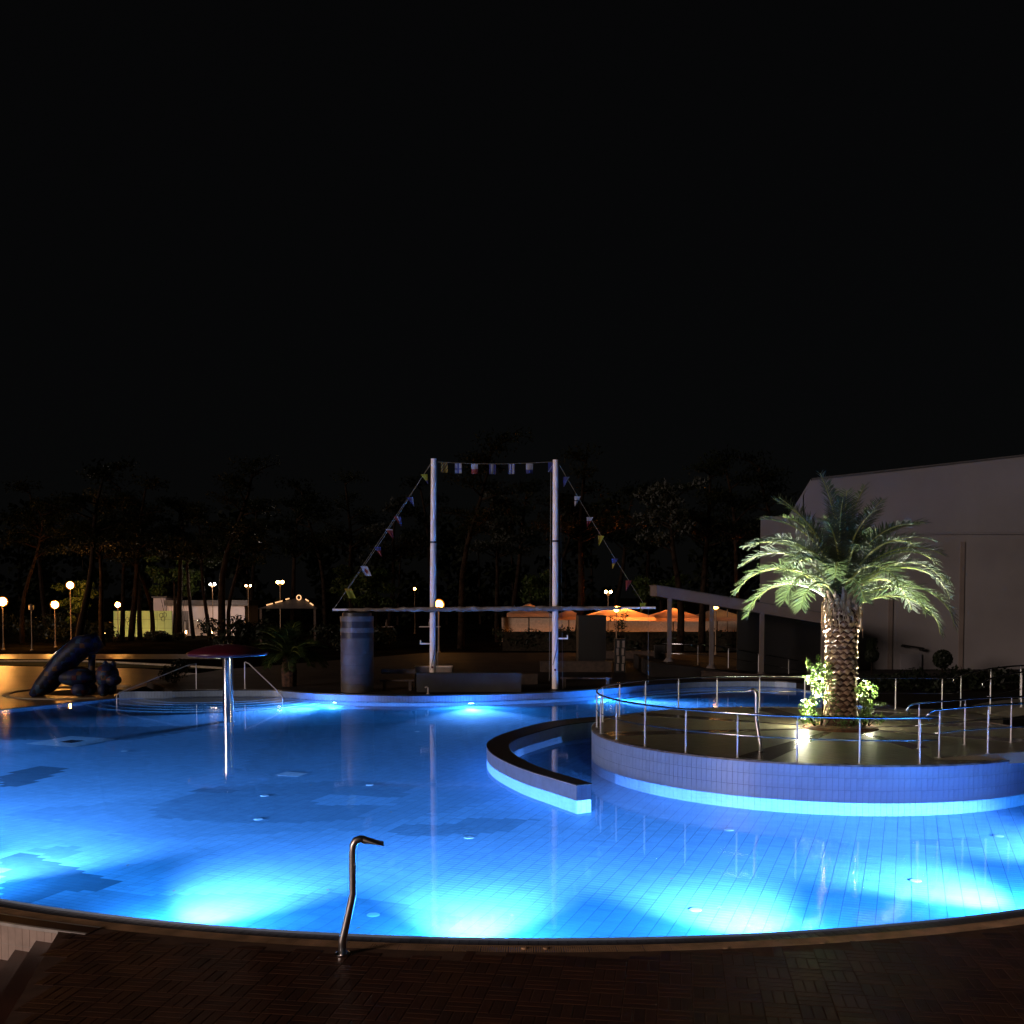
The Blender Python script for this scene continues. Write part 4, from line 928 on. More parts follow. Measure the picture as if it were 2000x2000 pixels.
wallbox('low_wall', 1172, 1300, 1273, 68, .5, M['wood'], 'low far wall behind the patterned pillar', 'wall')
wallbox('kiosk', 1130, 1184, 1204, 60, 2.0, M['dark'], 'tall dark kiosk box behind the boom', 'kiosk')
wallbox('bin_box', 1280, 1300, 1262, 58, .5, M['grey'], 'squat grey litter box at the foot of the pergola', 'bin')
# patterned pillar
pb = dp(1210, 1298, 56); proot = empty('pillar', (pb.x, 56, TZ)); tag(proot, 'slim pillar with dark and pale checks beyond the terrace', 'pillar')
hh = dp(1210, 1247, 56).z - TZ
q = MB(); q.box((0, 0, hh / 2), (.56, .56, hh)); q.build('shaft', M['dark'], proot)
for r_ in range(4):
    for c_ in range(2): q = MB(); q.box((-.14 + .28 * c_ + .04 * (r_ % 2), -.285, hh * (.15 + .23 * r_)), (.12, .02, hh * .2)); q.build('check', M['block'], proot)
# ground spigot beside the pool edge
sg = dp(836, 1353, 43.5); q = MB(); q.tube([(0, 0, 0), (0, 0, .26), (-.05, -.04, .30), (-.12, -.06, .27)], .03, 8); q.lathe([(.08, 0), (.08, .02)], 12)
o = q.build('spigot', M['white'], None, (sg.x, 43.5, TZ)); tag(o, 'small white standing tap at the pool edge below the stage wall', 'tap')

# ------------------------------------------------------------------ mushroom fountain
mp = gp(446, 1400, 0); mroot = empty('mushroom_fountain', (mp.x, mp.y, FLOOR_Z)); tag(mroot, 'red mushroom fountain on a thick steel pole standing in the pool', 'fountain')
zb = 2.22 - FLOOR_Z
q = MB(); q.lathe([(.19, 0), (.19, zb + .1)], 32); q.build('pole', M['steel'], mroot, smooth=False)
q = MB(); q.lathe([(.23, 0), (.23, .04), (.19, .06)], 32); q.build('foot_ring', M['steel'], mroot)
q = MB(); q.lathe([(.17, zb + .02), (.9, zb - .02), (1.36, zb + .03), (1.43, zb + .08), (1.41, zb + .13), (1.2, zb + .22), (.8, zb + .33), (.4, zb + .40), (.05, zb + .42)], 48); q.build('cap', M['red'], mroot, smooth=True)
q = MB(); q.lathe([(1.38, zb + .02), (1.445, zb + .07), (1.43, zb + .11)], 48, close=False); q.build('drip_rim', mat('mushroom_rim', (.10, .03, .05), .3), mroot, smooth=True)

# ------------------------------------------------------------------ hand rails of the steps
def step_rail(pts, posts, label):
    o0 = Vector(pts[0]); root = empty('hand_rail', o0); tag(root, label, 'hand rail', 'hand rails of the pool steps')
    q = MB(); q.tube([Vector(p) - o0 for p in pts], .024, 10); q.build('rail', M['rail_post'], root, smooth=True)
    for p, h in posts: q = MB(); q.tube([Vector(p) - o0, Vector(p) - o0 + Vector((0, 0, h))], .022, 8); q.build('post', M['rail_post'], root)
A1 = dp(228, 1370, 42.5); A0 = dp(228, 1358, 42.5); A2 = dp(233, 1353, 42.6); A3 = dp(368, 1299, 45.6); A4 = dp(383, 1296, 45.8)
step_rail([A1 - Vector((0, 0, .8)), A0, A2, A3, A4], [((A4.x - .0, 45.8, TZ), A4.z - TZ)], 'slanting steel hand rail on the left of the pool steps')
B1 = dp(552, 1372, 42.5); B0 = dp(552, 1362, 42.5); B2 = dp(549, 1356, 42.6); B3 = dp(486, 1296, 45.8); B4 = dp(479, 1293, 45.9)
step_rail([B1 - Vector((0, 0, .8)), B0, B2, B3, B4], [((dp(478, 1300, 45.9).x, 45.9, TZ), B4.z - TZ)], 'slanting steel hand rail on the right of the pool steps')

# ------------------------------------------------------------------ mosaic slide
sl = dp(70, 1358, 45.2); sroot = empty('mosaic_slide', (sl.x, 45.4, .03)); tag(sroot, 'dark blue mosaic animal slide leaning up on the side deck', 'slide')
px_m = 45.2 / FPX
def S(px, py, y=0): return ((px - 70) * px_m, y, (1360 - py) * px_m)
q = MB(); spine = [S(66, 1360), S(84, 1340), S(108, 1312), S(134, 1282), S(158, 1262), S(180, 1256), S(192, 1268)]
q.tube(spine, [.30, .42, .47, .50, .50, .46, .26], 14); q.v = [(x, y * 1.5, max(0, z)) for x, y, z in q.v]; q.build('slide_body', M['mosaic'], sroot, smooth=True)
q = MB(); q.tube([S(178, 1278), S(176, 1320), S(174, 1344)], [.16, .14, .2], 10); q.build('support', M['mosaic'], sroot, smooth=True)
q = MB(); q.ell(S(150, 1322), (.95, .7, .42)); q.build('base_body', M['mosaic'], sroot, smooth=True)
q = MB(); q.ell(S(207, 1320), (.50, .5, .55), 16, 12); q.ell(S(222, 1328, -.2), (.36, .34, .26), 12, 8); q.build('head', M['mosaic'], sroot, smooth=True)
for px in (202, 218): q = MB(); q.ell(S(px, 1298, .1), (.12, .12, .16)); q.build('eye', M['mosaic'], sroot, smooth=True)
for px, yy in ((160, -.35), (205, -.3), (160, .5), (205, .5)): q = MB(); q.ell((S(px, 1350)[0], yy, .30), (.40 if px < 180 else .25, .3, .30)); q.v = [(x, y, max(0, z)) for x, y, z in q.v]; q.build('foot', M['mosaic'], sroot, smooth=True)
for sgn in (-1, 1): 
    q = MB(); q.tube([(p[0] - .30, sgn * .62, p[2] + .33 * (.6 + .4 * i / 5)) for i, p in enumerate(spine[2:5])], .03, 8); q.build('slide_edge', M['steel'], sroot, smooth=True)

# ------------------------------------------------------------------ sago palm and bushes on the terrace
def fan_plant(loc, nf, L, label, cat, stem_h, m_leaf, seed):
    rr_ = random.Random(seed); root = empty('cycad', loc); tag(root, label, cat)
    q = MB(); q.lathe([(.32, 0), (.36, stem_h * .5), (.26, stem_h)], 14); q.build('trunk', M['trunk'], root)
    for k in range(nf):
        az = k * 137.5; th = 25 + 60 * rr_.random(); me = frond_mesh(L * rr_.uniform(.8, 1.1), R(th), R(rr_.uniform(45, 85)), seed * 100 + k) if k < 5 else fpool[k % 5]
        if k < 5: fpool.append(me); me.materials[0] = m_leaf
        o = link('frond', me, root, (0, 0, stem_h), (rr_.uniform(-.2, .2), rr_.uniform(-.5, .35), R(az)))
fpool = []
sg = dp(565, 1345, 47.2); fan_plant((sg.x, 47.2, TZ), 34, 1.9, 'dark bushy cycad palm behind the pool steps', 'cycad', 1.35, M['leaf'], 3)
bs = dp(340, 1340, 49); leafy('bush', (bs.x, 49, TZ), [((0, 0, .5), (.7, .6, .5)), ((.3, 0, .8), (.5, .4, .4)), ((-.3, 0, .4), (.5, .4, .35))], 900, .08, M['hedge'], 'small dark bush left of the pool steps', 'bush', seed=8)
for k, (px, y, w_, h_, lab) in enumerate(((462, 84, 5, 2.6, 'dark rounded bush in front of the white far wall'), (318, 100, 3.0, .9, 'dark low bush in front of the green painted wall'), (690, 84, 5, 2.2, 'dark bush behind the boom left of the lit lamp'), (60, 100, 9, 2.6, 'dark bush mass beyond the unlit lamp post'), (150, 98, 6, 2.0, 'dark bush beside the leaning pine'))):
    x = dp(px, 1200, y).x; bl_ = [((rnd.uniform(-w_ / 2, w_ / 2), rnd.uniform(-1, 1), rnd.uniform(.25, .8) * h_), (w_ * .22, .9, h_ * .33)) for _ in range(9)]
    leafy('bush', (x, y, .02), bl_, 1600, .20, M['hedge'], lab, 'bush', seed=20 + k)

# ------------------------------------------------------------------ pergola and embankment
PYD = 53.0
tops = [(1283, 1145, 1164), (1605, 1198, 1222)]
a, b_ = dp(1283, 1154, PYD), dp(1640, 1213, PYD); hh = 20 / FPX * PYD
proot = empty('pergola', (a.x, PYD, TZ)); tag(proot, 'pale pergola with a sloping flat roof on four posts', 'pergola')
Lp = b_ - a; q = MB(); n = 1
q.add([Vector((0, dy, a.z - TZ + dz)) for dy in (0, 2.6) for dz in (-hh / 2, hh / 2)] + [Vector((Lp.x, dy, b_.z - TZ + dz)) for dy in (0, 2.6) for dz in (-hh / 2, hh / 2)], [(0, 1, 5, 4), (2, 6, 7, 3), (1, 3, 7, 5), (0, 4, 6, 2), (0, 2, 3, 1), (4, 5, 7, 6)]); q.build('roof', M['pergola'], proot)
q = MB(); q.add([Vector((-.05, -.04, a.z - TZ + hh / 2)), Vector((Lp.x, -.04, b_.z - TZ + hh / 2)), Vector((Lp.x, -.04, b_.z - TZ + hh / 2 + .05)), Vector((-.05, -.04, a.z - TZ + hh / 2 + .05)), Vector((-.05, 2.65, a.z - TZ + hh / 2)), Vector((Lp.x, 2.65, b_.z - TZ + hh / 2)), Vector((Lp.x, 2.65, b_.z - TZ + hh / 2 + .05)), Vector((-.05, 2.65, a.z - TZ + hh / 2 + .05))], [(0, 1, 2, 3), (4, 7, 6, 5), (3, 2, 6, 7), (0, 3, 7, 4)]); q.build('roof_trim', M['roof'], proot)
for px, py in ((1307, 1290), (1389, 1304), (1487, 1318), (1607, 1333)):
    pt = dp(px, py, PYD + .12); zt = a.z + (b_.z - a.z) * (pt.x - a.x) / Lp.x - hh / 2 - TZ
    q = MB(); z0 = pt.z - TZ - .05; q.box((pt.x - a.x, .12, (zt + z0) / 2), (.20, .20, zt - z0)); q.build('post', M['pergola'], proot)
    q = MB(); q.lathe([(.30, 0), (.26, .06), (.15, .20)], 12, (pt.x - a.x, .12, z0)); q.build('post_foot', M['pergola'], proot)
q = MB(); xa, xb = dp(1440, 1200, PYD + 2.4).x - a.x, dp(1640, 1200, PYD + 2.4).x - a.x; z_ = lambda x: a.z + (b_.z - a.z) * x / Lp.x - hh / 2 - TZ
q.add([(xa, 2.4, -.2), (xb, 2.4, -.2), (xb, 2.4, z_(xb)), (xa, 2.4, z_(xa)), (xa, 2.5, -.2), (xb, 2.5, -.2), (xb, 2.5, z_(xb)), (xa, 2.5, z_(xa))], [(0, 1, 2, 3), (5, 4, 7, 6), (1, 5, 6, 2), (4, 0, 3, 7)]); q.build('shade_panel', M['dark'], proot)  # dark sheet added for the shade under the right bays of the roof
em = MB(); e0, e1 = dp(1270, 1293, PYD - .3), dp(1640, 1337, PYD - .3)
em.add([(e0.x, PYD - .3, 0), (e1.x, PYD - .3, 0), (e1.x, PYD - .3, e1.z), (e0.x, PYD - .3, e0.z), (e0.x, 60, 0), (e1.x, 60, 0), (e1.x, 60, e1.z), (e0.x, 60, e0.z)], [(0, 1, 2, 3), (3, 2, 6, 7), (0, 3, 7, 4), (1, 5, 6, 2)]); tag(em.build('ramp', M['terrace']), kind='structure')
x0, x1 = dp(1372, 1320, 51.2).x, dp(1600, 1320, 51.2).x; root = empty('low_wall', (x0, 51.2, TZ)); tag(root, 'low sloping brown wall between the pool and the pergola', 'wall')
za, zc = dp(1372, 1313, 51.2).z - TZ, dp(1600, 1326, 51.2).z - TZ
q = MB(); q.add([(0, 0, 0), (x1 - x0, 0, 0), (x1 - x0, 0, zc), (0, 0, za), (0, .3, 0), (x1 - x0, .3, 0), (x1 - x0, .3, zc), (0, .3, za)], [(0, 1, 2, 3), (3, 2, 6, 7), (0, 3, 7, 4), (1, 5, 6, 2), (4, 7, 6, 5)]); q.build('core', M['wood'], root)
q = MB(); q.add([(-.02, -.03, za), (x1 - x0, -.03, zc), (x1 - x0, -.03, zc + .05), (-.02, -.03, za + .05), (-.02, .33, za), (x1 - x0, .33, zc), (x1 - x0, .33, zc + .05), (-.02, .33, za + .05)], [(0, 1, 2, 3), (3, 2, 6, 7), (0, 3, 7, 4), (4, 7, 6, 5)]); q.build('cap', M['wood'], root)
rp_ = [dp(1292, 1296, 54.5), dp(1395, 1300, 54.5), dp(1560, 1330, 54.5)]
railing('railing', rp_, 1.05, 'thin steel railing along the ramp under the pergola', 1.6, start=.3)

# ------------------------------------------------------------------ large white hall on the right
BY = 58.0
def P2(px, py, y=BY): v_ = dp(px, py, y); return (v_.x, v_.z)
broot = empty('hall', (dp(1800, 1300, BY).x, BY, TZ)); tag(broot, 'large pale windowless hall with a sloping roofline behind the palm', 'building'); bx = broot.location.x
def facade(pts, y, depth, name, m_, par=broot):
    poly = [(x - bx, z - TZ) for x, z in pts]; Mr = Matrix(((1, 0, 0, 0), (0, 0, 1, y - BY), (0, 1, 0, 0), (0, 0, 0, 1)))
    q = MB(); q.prism(poly, 0, depth, M=Mr); k_ = (BY + depth + 1.5) / BY
    q.v = [((bx + x) * k_ - bx, y_, z) if y_ > y - BY + depth * .5 else (x, y_, z) for x, y_, z in q.v]; return q.build(name, m_, par)
zl = P2(1900, 1040)[1]
up = [P2(1571, 966), P2(1587, 937), P2(2000, 890), P2(2420, 842), (P2(2420, 1000)[0], zl), (P2(1571, 1000)[0], zl)]
lo_ = [(P2(1571, 1000)[0], TZ - .3), (P2(2420, 1000)[0], TZ - .3), (P2(2420, 1000)[0], zl - .02), (P2(1571, 1000)[0], zl - .02)]
facade(lo_, BY, 16, 'wall', M['plaster']); facade(up, BY + .06, 16, 'upper_wall', M['plaster2'])
facade([P2(1540, 1012), P2(1587, 934), P2(1587, 941), P2(1571, 967), P2(1571, 1012)], BY + .3, 15, 'gable_slope', M['plaster2'])
facade([P2(1494, 1006), P2(1590, 1006), (P2(1590, 1000)[0], TZ - .3), (P2(1494, 1000)[0], TZ - .3)], BY + 1.0, 14, 'side_wing', M['plaster'])
facade([P2(1585, 934), P2(2000, 887.5), P2(2425, 839), P2(2425, 842), P2(2000, 890.2), P2(1587, 937.2)], BY - .02, 16.2, 'roof', M['roof'])
for px in (1742, 1881, 2030): 
    x = P2(px, 1000)[0] - bx; q = MB(); q.box((x, -.03, (P2(px, 1058)[1] - TZ) / 2), (.24, .06, P2(px, 1058)[1] - TZ)); q.build('pilaster', M['pergola'], broot)
q = MB(); q.box((P2(2000, 1)[0] - bx, -.04, zl - TZ - .06), (24.6, .09, .08)); q.build('ledge', M['plaster2'], broot)
q = MB(); x0 = P2(1778, 1)[0] - bx; x1 = P2(1822, 1)[0] - bx; za, zc = P2(1778, 1259)[1] - TZ, P2(1822, 1266)[1] - TZ
q.tube([(x0, -.35, za), (x1, -.35, zc)], .05, 6); q.box((x0 + .1, -.18, za - .08), (.10, .4, .1)); q.box((x1 - .1, -.18, zc - .08), (.10, .4, .1)); q.build('wall_bracket', M['dark'], broot)
q = MB(); q.box((P2(1800, 1)[0] - bx, -.06, (P2(1800, 1278)[1] - TZ) / 2), (1.15, .1, P2(1800, 1278)[1] - TZ)); q.build('service_door', M['plaster2'], broot)

def topiary(px, py, r_px, y, label, tip=False):
    c = dp(px, py, y); rad = r_px / FPX * y; root = empty('topiary', (c.x, y, TZ)); tag(root, label, 'topiary', 'clipped trees before the hall')
    q = MB(); q.tube([(0, 0, 0), (0, 0, c.z - TZ)], .05, 8); q.build('stem', M['bark'], root)
    q = MB()
    for _ in range(1100):
        d = Vector((rnd.gauss(0, 1), rnd.gauss(0, 1), rnd.gauss(0, 1))).normalized(); p = Vector((0, 0, c.z - TZ)) + d * rad * rnd.uniform(.8, 1.03); a = (d + Vector((rnd.gauss(0, .5), rnd.gauss(0, .5), rnd.gauss(0, .5)))).normalized(); u = a.orthogonal().normalized() * .06; v_ = a.cross(u)
        q.add([p - u, p - v_, p + u, p + v_], [(0, 1, 2, 3)])
    q.ell((0, 0, c.z - TZ), (rad * .82,) * 3, 16, 10)
    if tip:
        for _ in range(120): p = Vector((rnd.gauss(0, .1), rnd.gauss(0, .1), c.z - TZ + rad + rnd.uniform(-.1, .45))); q.add([p, p + Vector((.07, .02, .05)), p + Vector((.0, .0, .14)), p - Vector((.06, 0, -.05))], [(0, 1, 2, 3)])
    q.build('ball', M['hedge'], root)
topiary(1703, 1280, 13, 54.5, 'small dark clipped ball tree with a tuft on top before the hall', True)
topiary(1841, 1287, 18, 54.5, 'larger dark clipped ball tree before the hall')
# dark hedge along the right bank
hx0, hx1 = 15.0, 30; hb = [((x, rnd.uniform(-.3, .3), rnd.uniform(.25, .75)), (.9, .7, .42)) for x in np.arange(0, 17, .55)]
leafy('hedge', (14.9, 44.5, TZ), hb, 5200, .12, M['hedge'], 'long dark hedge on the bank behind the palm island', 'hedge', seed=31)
tag(sheet('planting_bed', [(14.3, 38), (30, 36), (32, 57), (14.2, 50.5)], TZ + .006, M['soil']), kind='structure')

# ------------------------------------------------------------------ pines
def pine_parts(h, lean, seed, low=.55):
    rr_ = random.Random(seed); q = MB(); pts = [Vector((lean * h * .012 * math.sin(i * .9 + seed) + lean * h * (i / 8) ** 1.4 * .13, .006 * h * math.sin(i + seed), h * .92 * i / 8)) for i in range(9)]
    q.tube(pts, [.30 * (1 - .72 * i / 8) for i in range(9)], 9)
    cl_ = []
    for k in range(16):
        t_ = low + (1 - low) * rr_.random(); f = t_ * 8; i = min(int(f), 7); p = pts[i] + (pts[i + 1] - pts[i]) * (f - i); an = rr_.uniform(0, 6.28); L = h * rr_.uniform(.10, .24) * (1.25 - .6 * (t_ - low) / (1 - low))
        e = p + Vector((math.cos(an) * L, math.sin(an) * L, L * rr_.uniform(.15, .6))); q.tube([p, (p + e) / 2 + Vector((0, 0, L * .06)), e], [.085, .06, .02], 5); cl_.append((e, h * rr_.uniform(.055, .10))); cl_.append(((p + e) / 2 + Vector((0, 0, .3)), h * rr_.uniform(.04, .07)))
    cl_.append((pts[-1] + Vector((0, 0, h * .04)), h * .09))
    c = MB()
    for ctr, rad in cl_:
        for _ in range(85):
            d = Vector((rr_.gauss(0, 1), rr_.gauss(0, 1), rr_.gauss(0, .6))); d = d.normalized() * rad * rr_.random() ** .4; d.z *= .6; p = ctr + d; a = Vector((rr_.gauss(0, 1), rr_.gauss(0, 1), rr_.gauss(0, 1) + .6)).normalized() * rr_.uniform(.18, .42); b = a.orthogonal().normalized() * rr_.uniform(.05, .12)
            c.add([p - b, p + a * .5 - b * .3, p + a, p + b], [(0, 1, 2, 3)])
    return q.mesh('trunk', M['bark'], True), c.mesh('crown', M['pine'])
PV = [pine_parts(15, 1, 11), pine_parts(16, -.7, 12), pine_parts(14, .4, 13), pine_parts(17, -1.2, 14, .5), pine_parts(13, 1.6, 15, .62)]
def pine(px, y, vi, label, rz=0, s=1.0, tw=1.0, name='pine_tree'):
    x = dp(px, 1200, y).x; root = empty(name, (x, y, .02)); tag(root, label, 'pine tree', 'pines beyond the terrace'); tm, cm = PV[vi]
    for nm, me in (('trunk', tm), ('crown', cm)): o = link(nm, me, root, None, (0, 0, R(rz))); o.scale = (s * (tw if nm == 'trunk' else 1), s * (tw if nm == 'trunk' else 1), s)
    return root
PT = [(157, 84, 0, 0, 1.0, 1.1, 'tall pine leaning over the lit street lamp on the left'), (40, 96, 4, 20, 1.0, .8, 'thin pine leaning right beyond the first lamp post'), (238, 103, 2, 40, 1.0, .9, 'pine trunk at the left end of the green painted wall'), (256, 101, 1, 180, 1.0, 1.1, 'thick pine trunk before the clover marks of the green wall'), (277, 104, 3, 60, .95, .9, 'slim pine trunk in the middle of the green painted wall'), (300, 102, 4, 200, .9, .9, 'crooked pine trunk at the right part of the green wall'),
      (350, 104, 2, 90, 1.0, 1.1, 'upright pine between the green wall and the white wall'), (376, 106, 1, 10, .9, .8, 'slim leaning pine before the white wall rail'), (406, 103, 0, 150, .9, .8, 'slanting pine before the middle of the white wall'), (424, 101, 3, 220, 1.05, 1.3, 'stout dark pine before the white wall'), (445, 104, 4, 330, .9, .9, 'bent pine at the right end of the white wall'),
      (570, 120, 2, 30, 1.1, 1.0, 'far pine behind the cycad palm'), (690, 112, 1, 75, 1.1, 1.0, 'far pine left of the left mast'), (762, 118, 0, 300, 1.0, 1.0, 'far pine beside the small distant lamp'), (893, 86, 3, 200, 1.05, 1.0, 'pine with an orange lamplit trunk right of the left mast'), (972, 98, 2, 120, 1.0, .8, 'slender pine between the two masts'), (1000, 108, 0, 40, 1.1, 1.0, 'dark pine between the masts farther back'),
      (1130, 90, 1, 250, 1.1, 1.1, 'dark pine behind the right mast'), (1260, 120, 2, 20, 1.15, 1.0, 'far pine behind the lit parasols'), (1330, 76, 4, 100, 1.0, 1.0, 'pine rising behind the pergola left bay'), (1370, 80, 0, 60, 1.0, 1.0, 'pine rising behind the pergola second post'), (1450, 95, 1, 0, 1.1, 1.0, 'pine behind the pergola right bay'), (1540, 105, 3, 0, 1.1, 1.0, 'tall pine left of the hall gable'), (-60, 110, 2, 0, 1.1, 1.0, 'pine at the far left beyond the side deck'), (90, 120, 1, 0, 1.1, 1.0, 'pine behind the third street lamp'), (490, 128, 0, 80, 1.1, 1.0, 'far pine behind the double lamp post'), (1070, 125, 4, 0, 1.2, 1.0, 'far pine behind the furled boom'), (640, 130, 3, 0, 1.1, 1.0, 'far pine above the lit pavilion roof'), (200, 90, 2, 140, .95, .9, 'dark upright pine right of the leaning lamp pine'), (850, 130, 1, 0, 1.2, 1.0, 'far pine behind the left mast'), (1200, 128, 0, 0, 1.2, 1.0, 'far pine behind the right boom half')]
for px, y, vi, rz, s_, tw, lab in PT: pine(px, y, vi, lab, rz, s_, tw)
# broadleaf tree whose crown the lamp lights from inside
x = dp(150, 1200, 95).x
root = leafy('broadleaf_tree', (x, 95, .02), [((rnd.uniform(-1.6, 1.6), rnd.uniform(-.4, 1.6), rnd.uniform(3.0, 5.8)), (.75, .7, .38)) for _ in range(16)] + [((-.4, -.3, 2.2), (.5, .4, .4)), ((.6, .5, 4.6), (.9, .7, .6))], 2600, .15, M['leaf'], 'leafy tree lit yellow green by the street lamp inside its crown', 'tree', seed=61)
q = MB(); q.tube([(0, .2, 0), (.1, .2, 2.0), (-.1, .3, 4.4)], [.16, .13, .06], 8); q.build('trunk', M['bark'], root)
for k, (px, y, h_, lab) in enumerate(((735, 104, 6.5, 'dim leafy tree left of the left mast behind the boom'), (1035, 108, 6.5, 'dim leafy tree between the masts'), (700, 110, 7, 'dim leafy tree beyond the slanting pennant rope'), (340, 112, 8.5, 'dim leafy tree whose crown hangs over the green wall'), (1290, 104, 6, 'dim leafy tree behind the parasols'))):
    x = dp(px, 1200, y).x; root = leafy('broadleaf_tree', (x, y, .02), [((rnd.uniform(-2, 2), rnd.uniform(-1.5, 1.5), h_ * rnd.uniform(.55, 1)), (1.0, 1.0, .6)) for _ in range(14)], 2000, .22, M['leaf'], lab, 'tree', seed=70 + k)
    q = MB(); q.tube([(0, 0, 0), (.1, 0, h_ * .4), (0, .1, h_ * .8)], [.2, .16, .06], 8); q.build('trunk', M['bark'], root)
# dark wood closing the view behind
wood = MB(); rr_ = random.Random(5)
for k in range(46):
    x = -150 + k * 6.6 + rr_.uniform(-2, 2); y = 160 + rr_.uniform(-8, 14); h_ = rr_.uniform(11, 19)
    wood.tube([(x, y, 0), (x + rr_.uniform(-.5, .5), y, h_ * .8)], [.3, .1], 5, mi=1)
    for j in range(9):
        c = Vector((x + rr_.uniform(-3, 3), y + rr_.uniform(-2, 2), h_ * rr_.uniform(.10, 1)))
        for _ in range(42):
            d = Vector((rr_.gauss(0, 1), rr_.gauss(0, 1), rr_.gauss(0, .8))); p = c + d.normalized() * 2.4 * rr_.random() ** .4; a = Vector((rr_.gauss(0, 1), rr_.gauss(0, 1), rr_.gauss(0, 1))).normalized() * .6; b = a.orthogonal().normalized() * .4
            wood.add([p - a, p - b, p + a, p + b], [(0, 1, 2, 3)])
o = wood.build('distant_wood', [M['pine'], M['bark']]); tag(o, 'dark mass of pine wood closing the view', 'wood', kind='stuff')

# ------------------------------------------------------------------ street lamps
def ico(r_, n=10, m=6): q = MB(); q.ell((0, 0, 0), (r_, r_, r_), n, m); return q
def street_lamp(px, py, y, label, r_=.20, m_='lamp', lit=True, kind='globe', gz=.02):
    h = dp(px, py, y); root = empty('street_lamp', (h.x, y, gz)); tag(root, label, 'street lamp', 'street lamps in the park'); hz = h.z - gz
    q = MB(); q.tube([(0, 0, 0), (0, 0, .5), (0, 0, .55), (0, 0, hz - r_ * .9)], [.08, .07, .045, .04], 8); po = q.build('pole', M['lamp_metal'], root)
    q = MB(); q.lathe([(.14, 0), (.14, .08), (.08, .14)], 10); q.build('base', M['lamp_metal'], po)
    if kind == 'globe':
        r_ *= 1.25; g = ico(r_); g.build('globe', M[m_], root, (0, 0, hz), smooth=True)
        ag = ico(r_ * 1.32, 16, 10); ag.build('halo_shell', M['halo'], root, (0, 0, hz), smooth=True)
        q = MB(); q.lathe([(.05, hz - r_ * 1.28 - .06), (.10, hz - r_ * 1.28), (.09, hz - r_ * 1.2)], 10); q.build('cup', M['lamp_metal'], root)
    elif kind == 'lantern':
        q = MB(); q.lathe([(.17, hz - .28), (.17, hz + .05)], 12); q.build('shade', M['lamp_metal'], root)
        q = MB(); q.lathe([(.19, hz + .05), (.21, hz + .09), (.05, hz + .18)], 12); q.build('lid', M['lamp_metal'], root)
    elif kind == 'twin':
        for sx in (-1, 1):
            q = MB(); q.tube([(0, 0, hz - .35), (sx * .16, 0, hz - .18), (sx * .22, 0, hz + .02)], .03, 6); q.build('arm', M['lamp_metal'], root)
            g = ico(r_, 8, 5); g.build('lamp_head', M[m_], root, (sx * .22, 0, hz + .05), smooth=True)
    return root
street_lamp(5, 1175, 84, 'lit globe lamp post at the outer edge of the side deck', .24, 'lamp_near')
street_lamp(61, 1184, 83, 'unlit lantern lamp post right of the first lit globe lamp', lit=False, kind='lantern')
street_lamp(107, 1181, 88, 'lit globe lamp post left of the leaning pine', .22, 'lamp_near')
street_lamp(137, 1143, 93, 'tall lit globe lamp inside the leafy tree crown', .22, 'lamp_near')
street_lamp(230, 1181, 106.5, 'small lit lamp beside the green painted wall', .19, 'lamp_near')
street_lamp(415, 1142, 107, 'distant twin floodlight pole above the stout dark pine', .10, 'lamp_white', kind='twin')
street_lamp(485, 1145, 106, 'twin headed lamp post before the end of the white wall', .10, 'lamp_small', kind='twin')
street_lamp(547, 1138, 102, 'bright heart shaped twin lamp post above the pavilion', .17, 'lamp', kind='twin')
street_lamp(810, 1150, 120, 'tiny distant lamp left of the left mast', .11, 'lamp_small')
street_lamp(857, 1181, 80, 'bright globe lamp just right of the left mast', .26)
street_lamp(1188, 1157, 96, 'lamp post with twin heads above the lit parasols', .13, 'lamp_small', kind='twin')
street_lamp(1204, 1190, 80, 'globe lamp in front of the lit parasols', .17)
street_lamp(1398, 1184, 72, 'globe lamp seen below the pergola roof', .16)
street_lamp(1421, 1183, 92, 'tiny distant lamp below the pergola roof', .10, 'lamp_small')
def bollard(px, py, y, label):
    h = dp(px, py, y); root = empty('bollard_light', (h.x, y, .02)); tag(root, label, 'bollard light', 'low lights before the far walls')
    q = MB(); q.lathe([(.09, 0), (.09, .35)], 10); q.build('post', M['lamp_metal'], root); q = MB(); q.lathe([(.085, .35), (.085, .6)], 10); q.build('lens', M['lamp_small'], root); q = MB(); q.lathe([(.11, .6), (.11, .64), (.03, .68)], 10); q.build('cap', M['lamp_metal'], root)
for px, y, lab in ((363, 111.5, 'low orange bollard light before the white wall rail'), (415, 111.5, 'low orange bollard light before the stout pine'), (240, 109.5, 'low orange bollard light at the left of the green wall'), (288, 109.5, 'low orange bollard light before the middle of the green wall'), (205, 106, 'low orange bollard light left of the green wall')): bollard(px, 1236, y, lab)

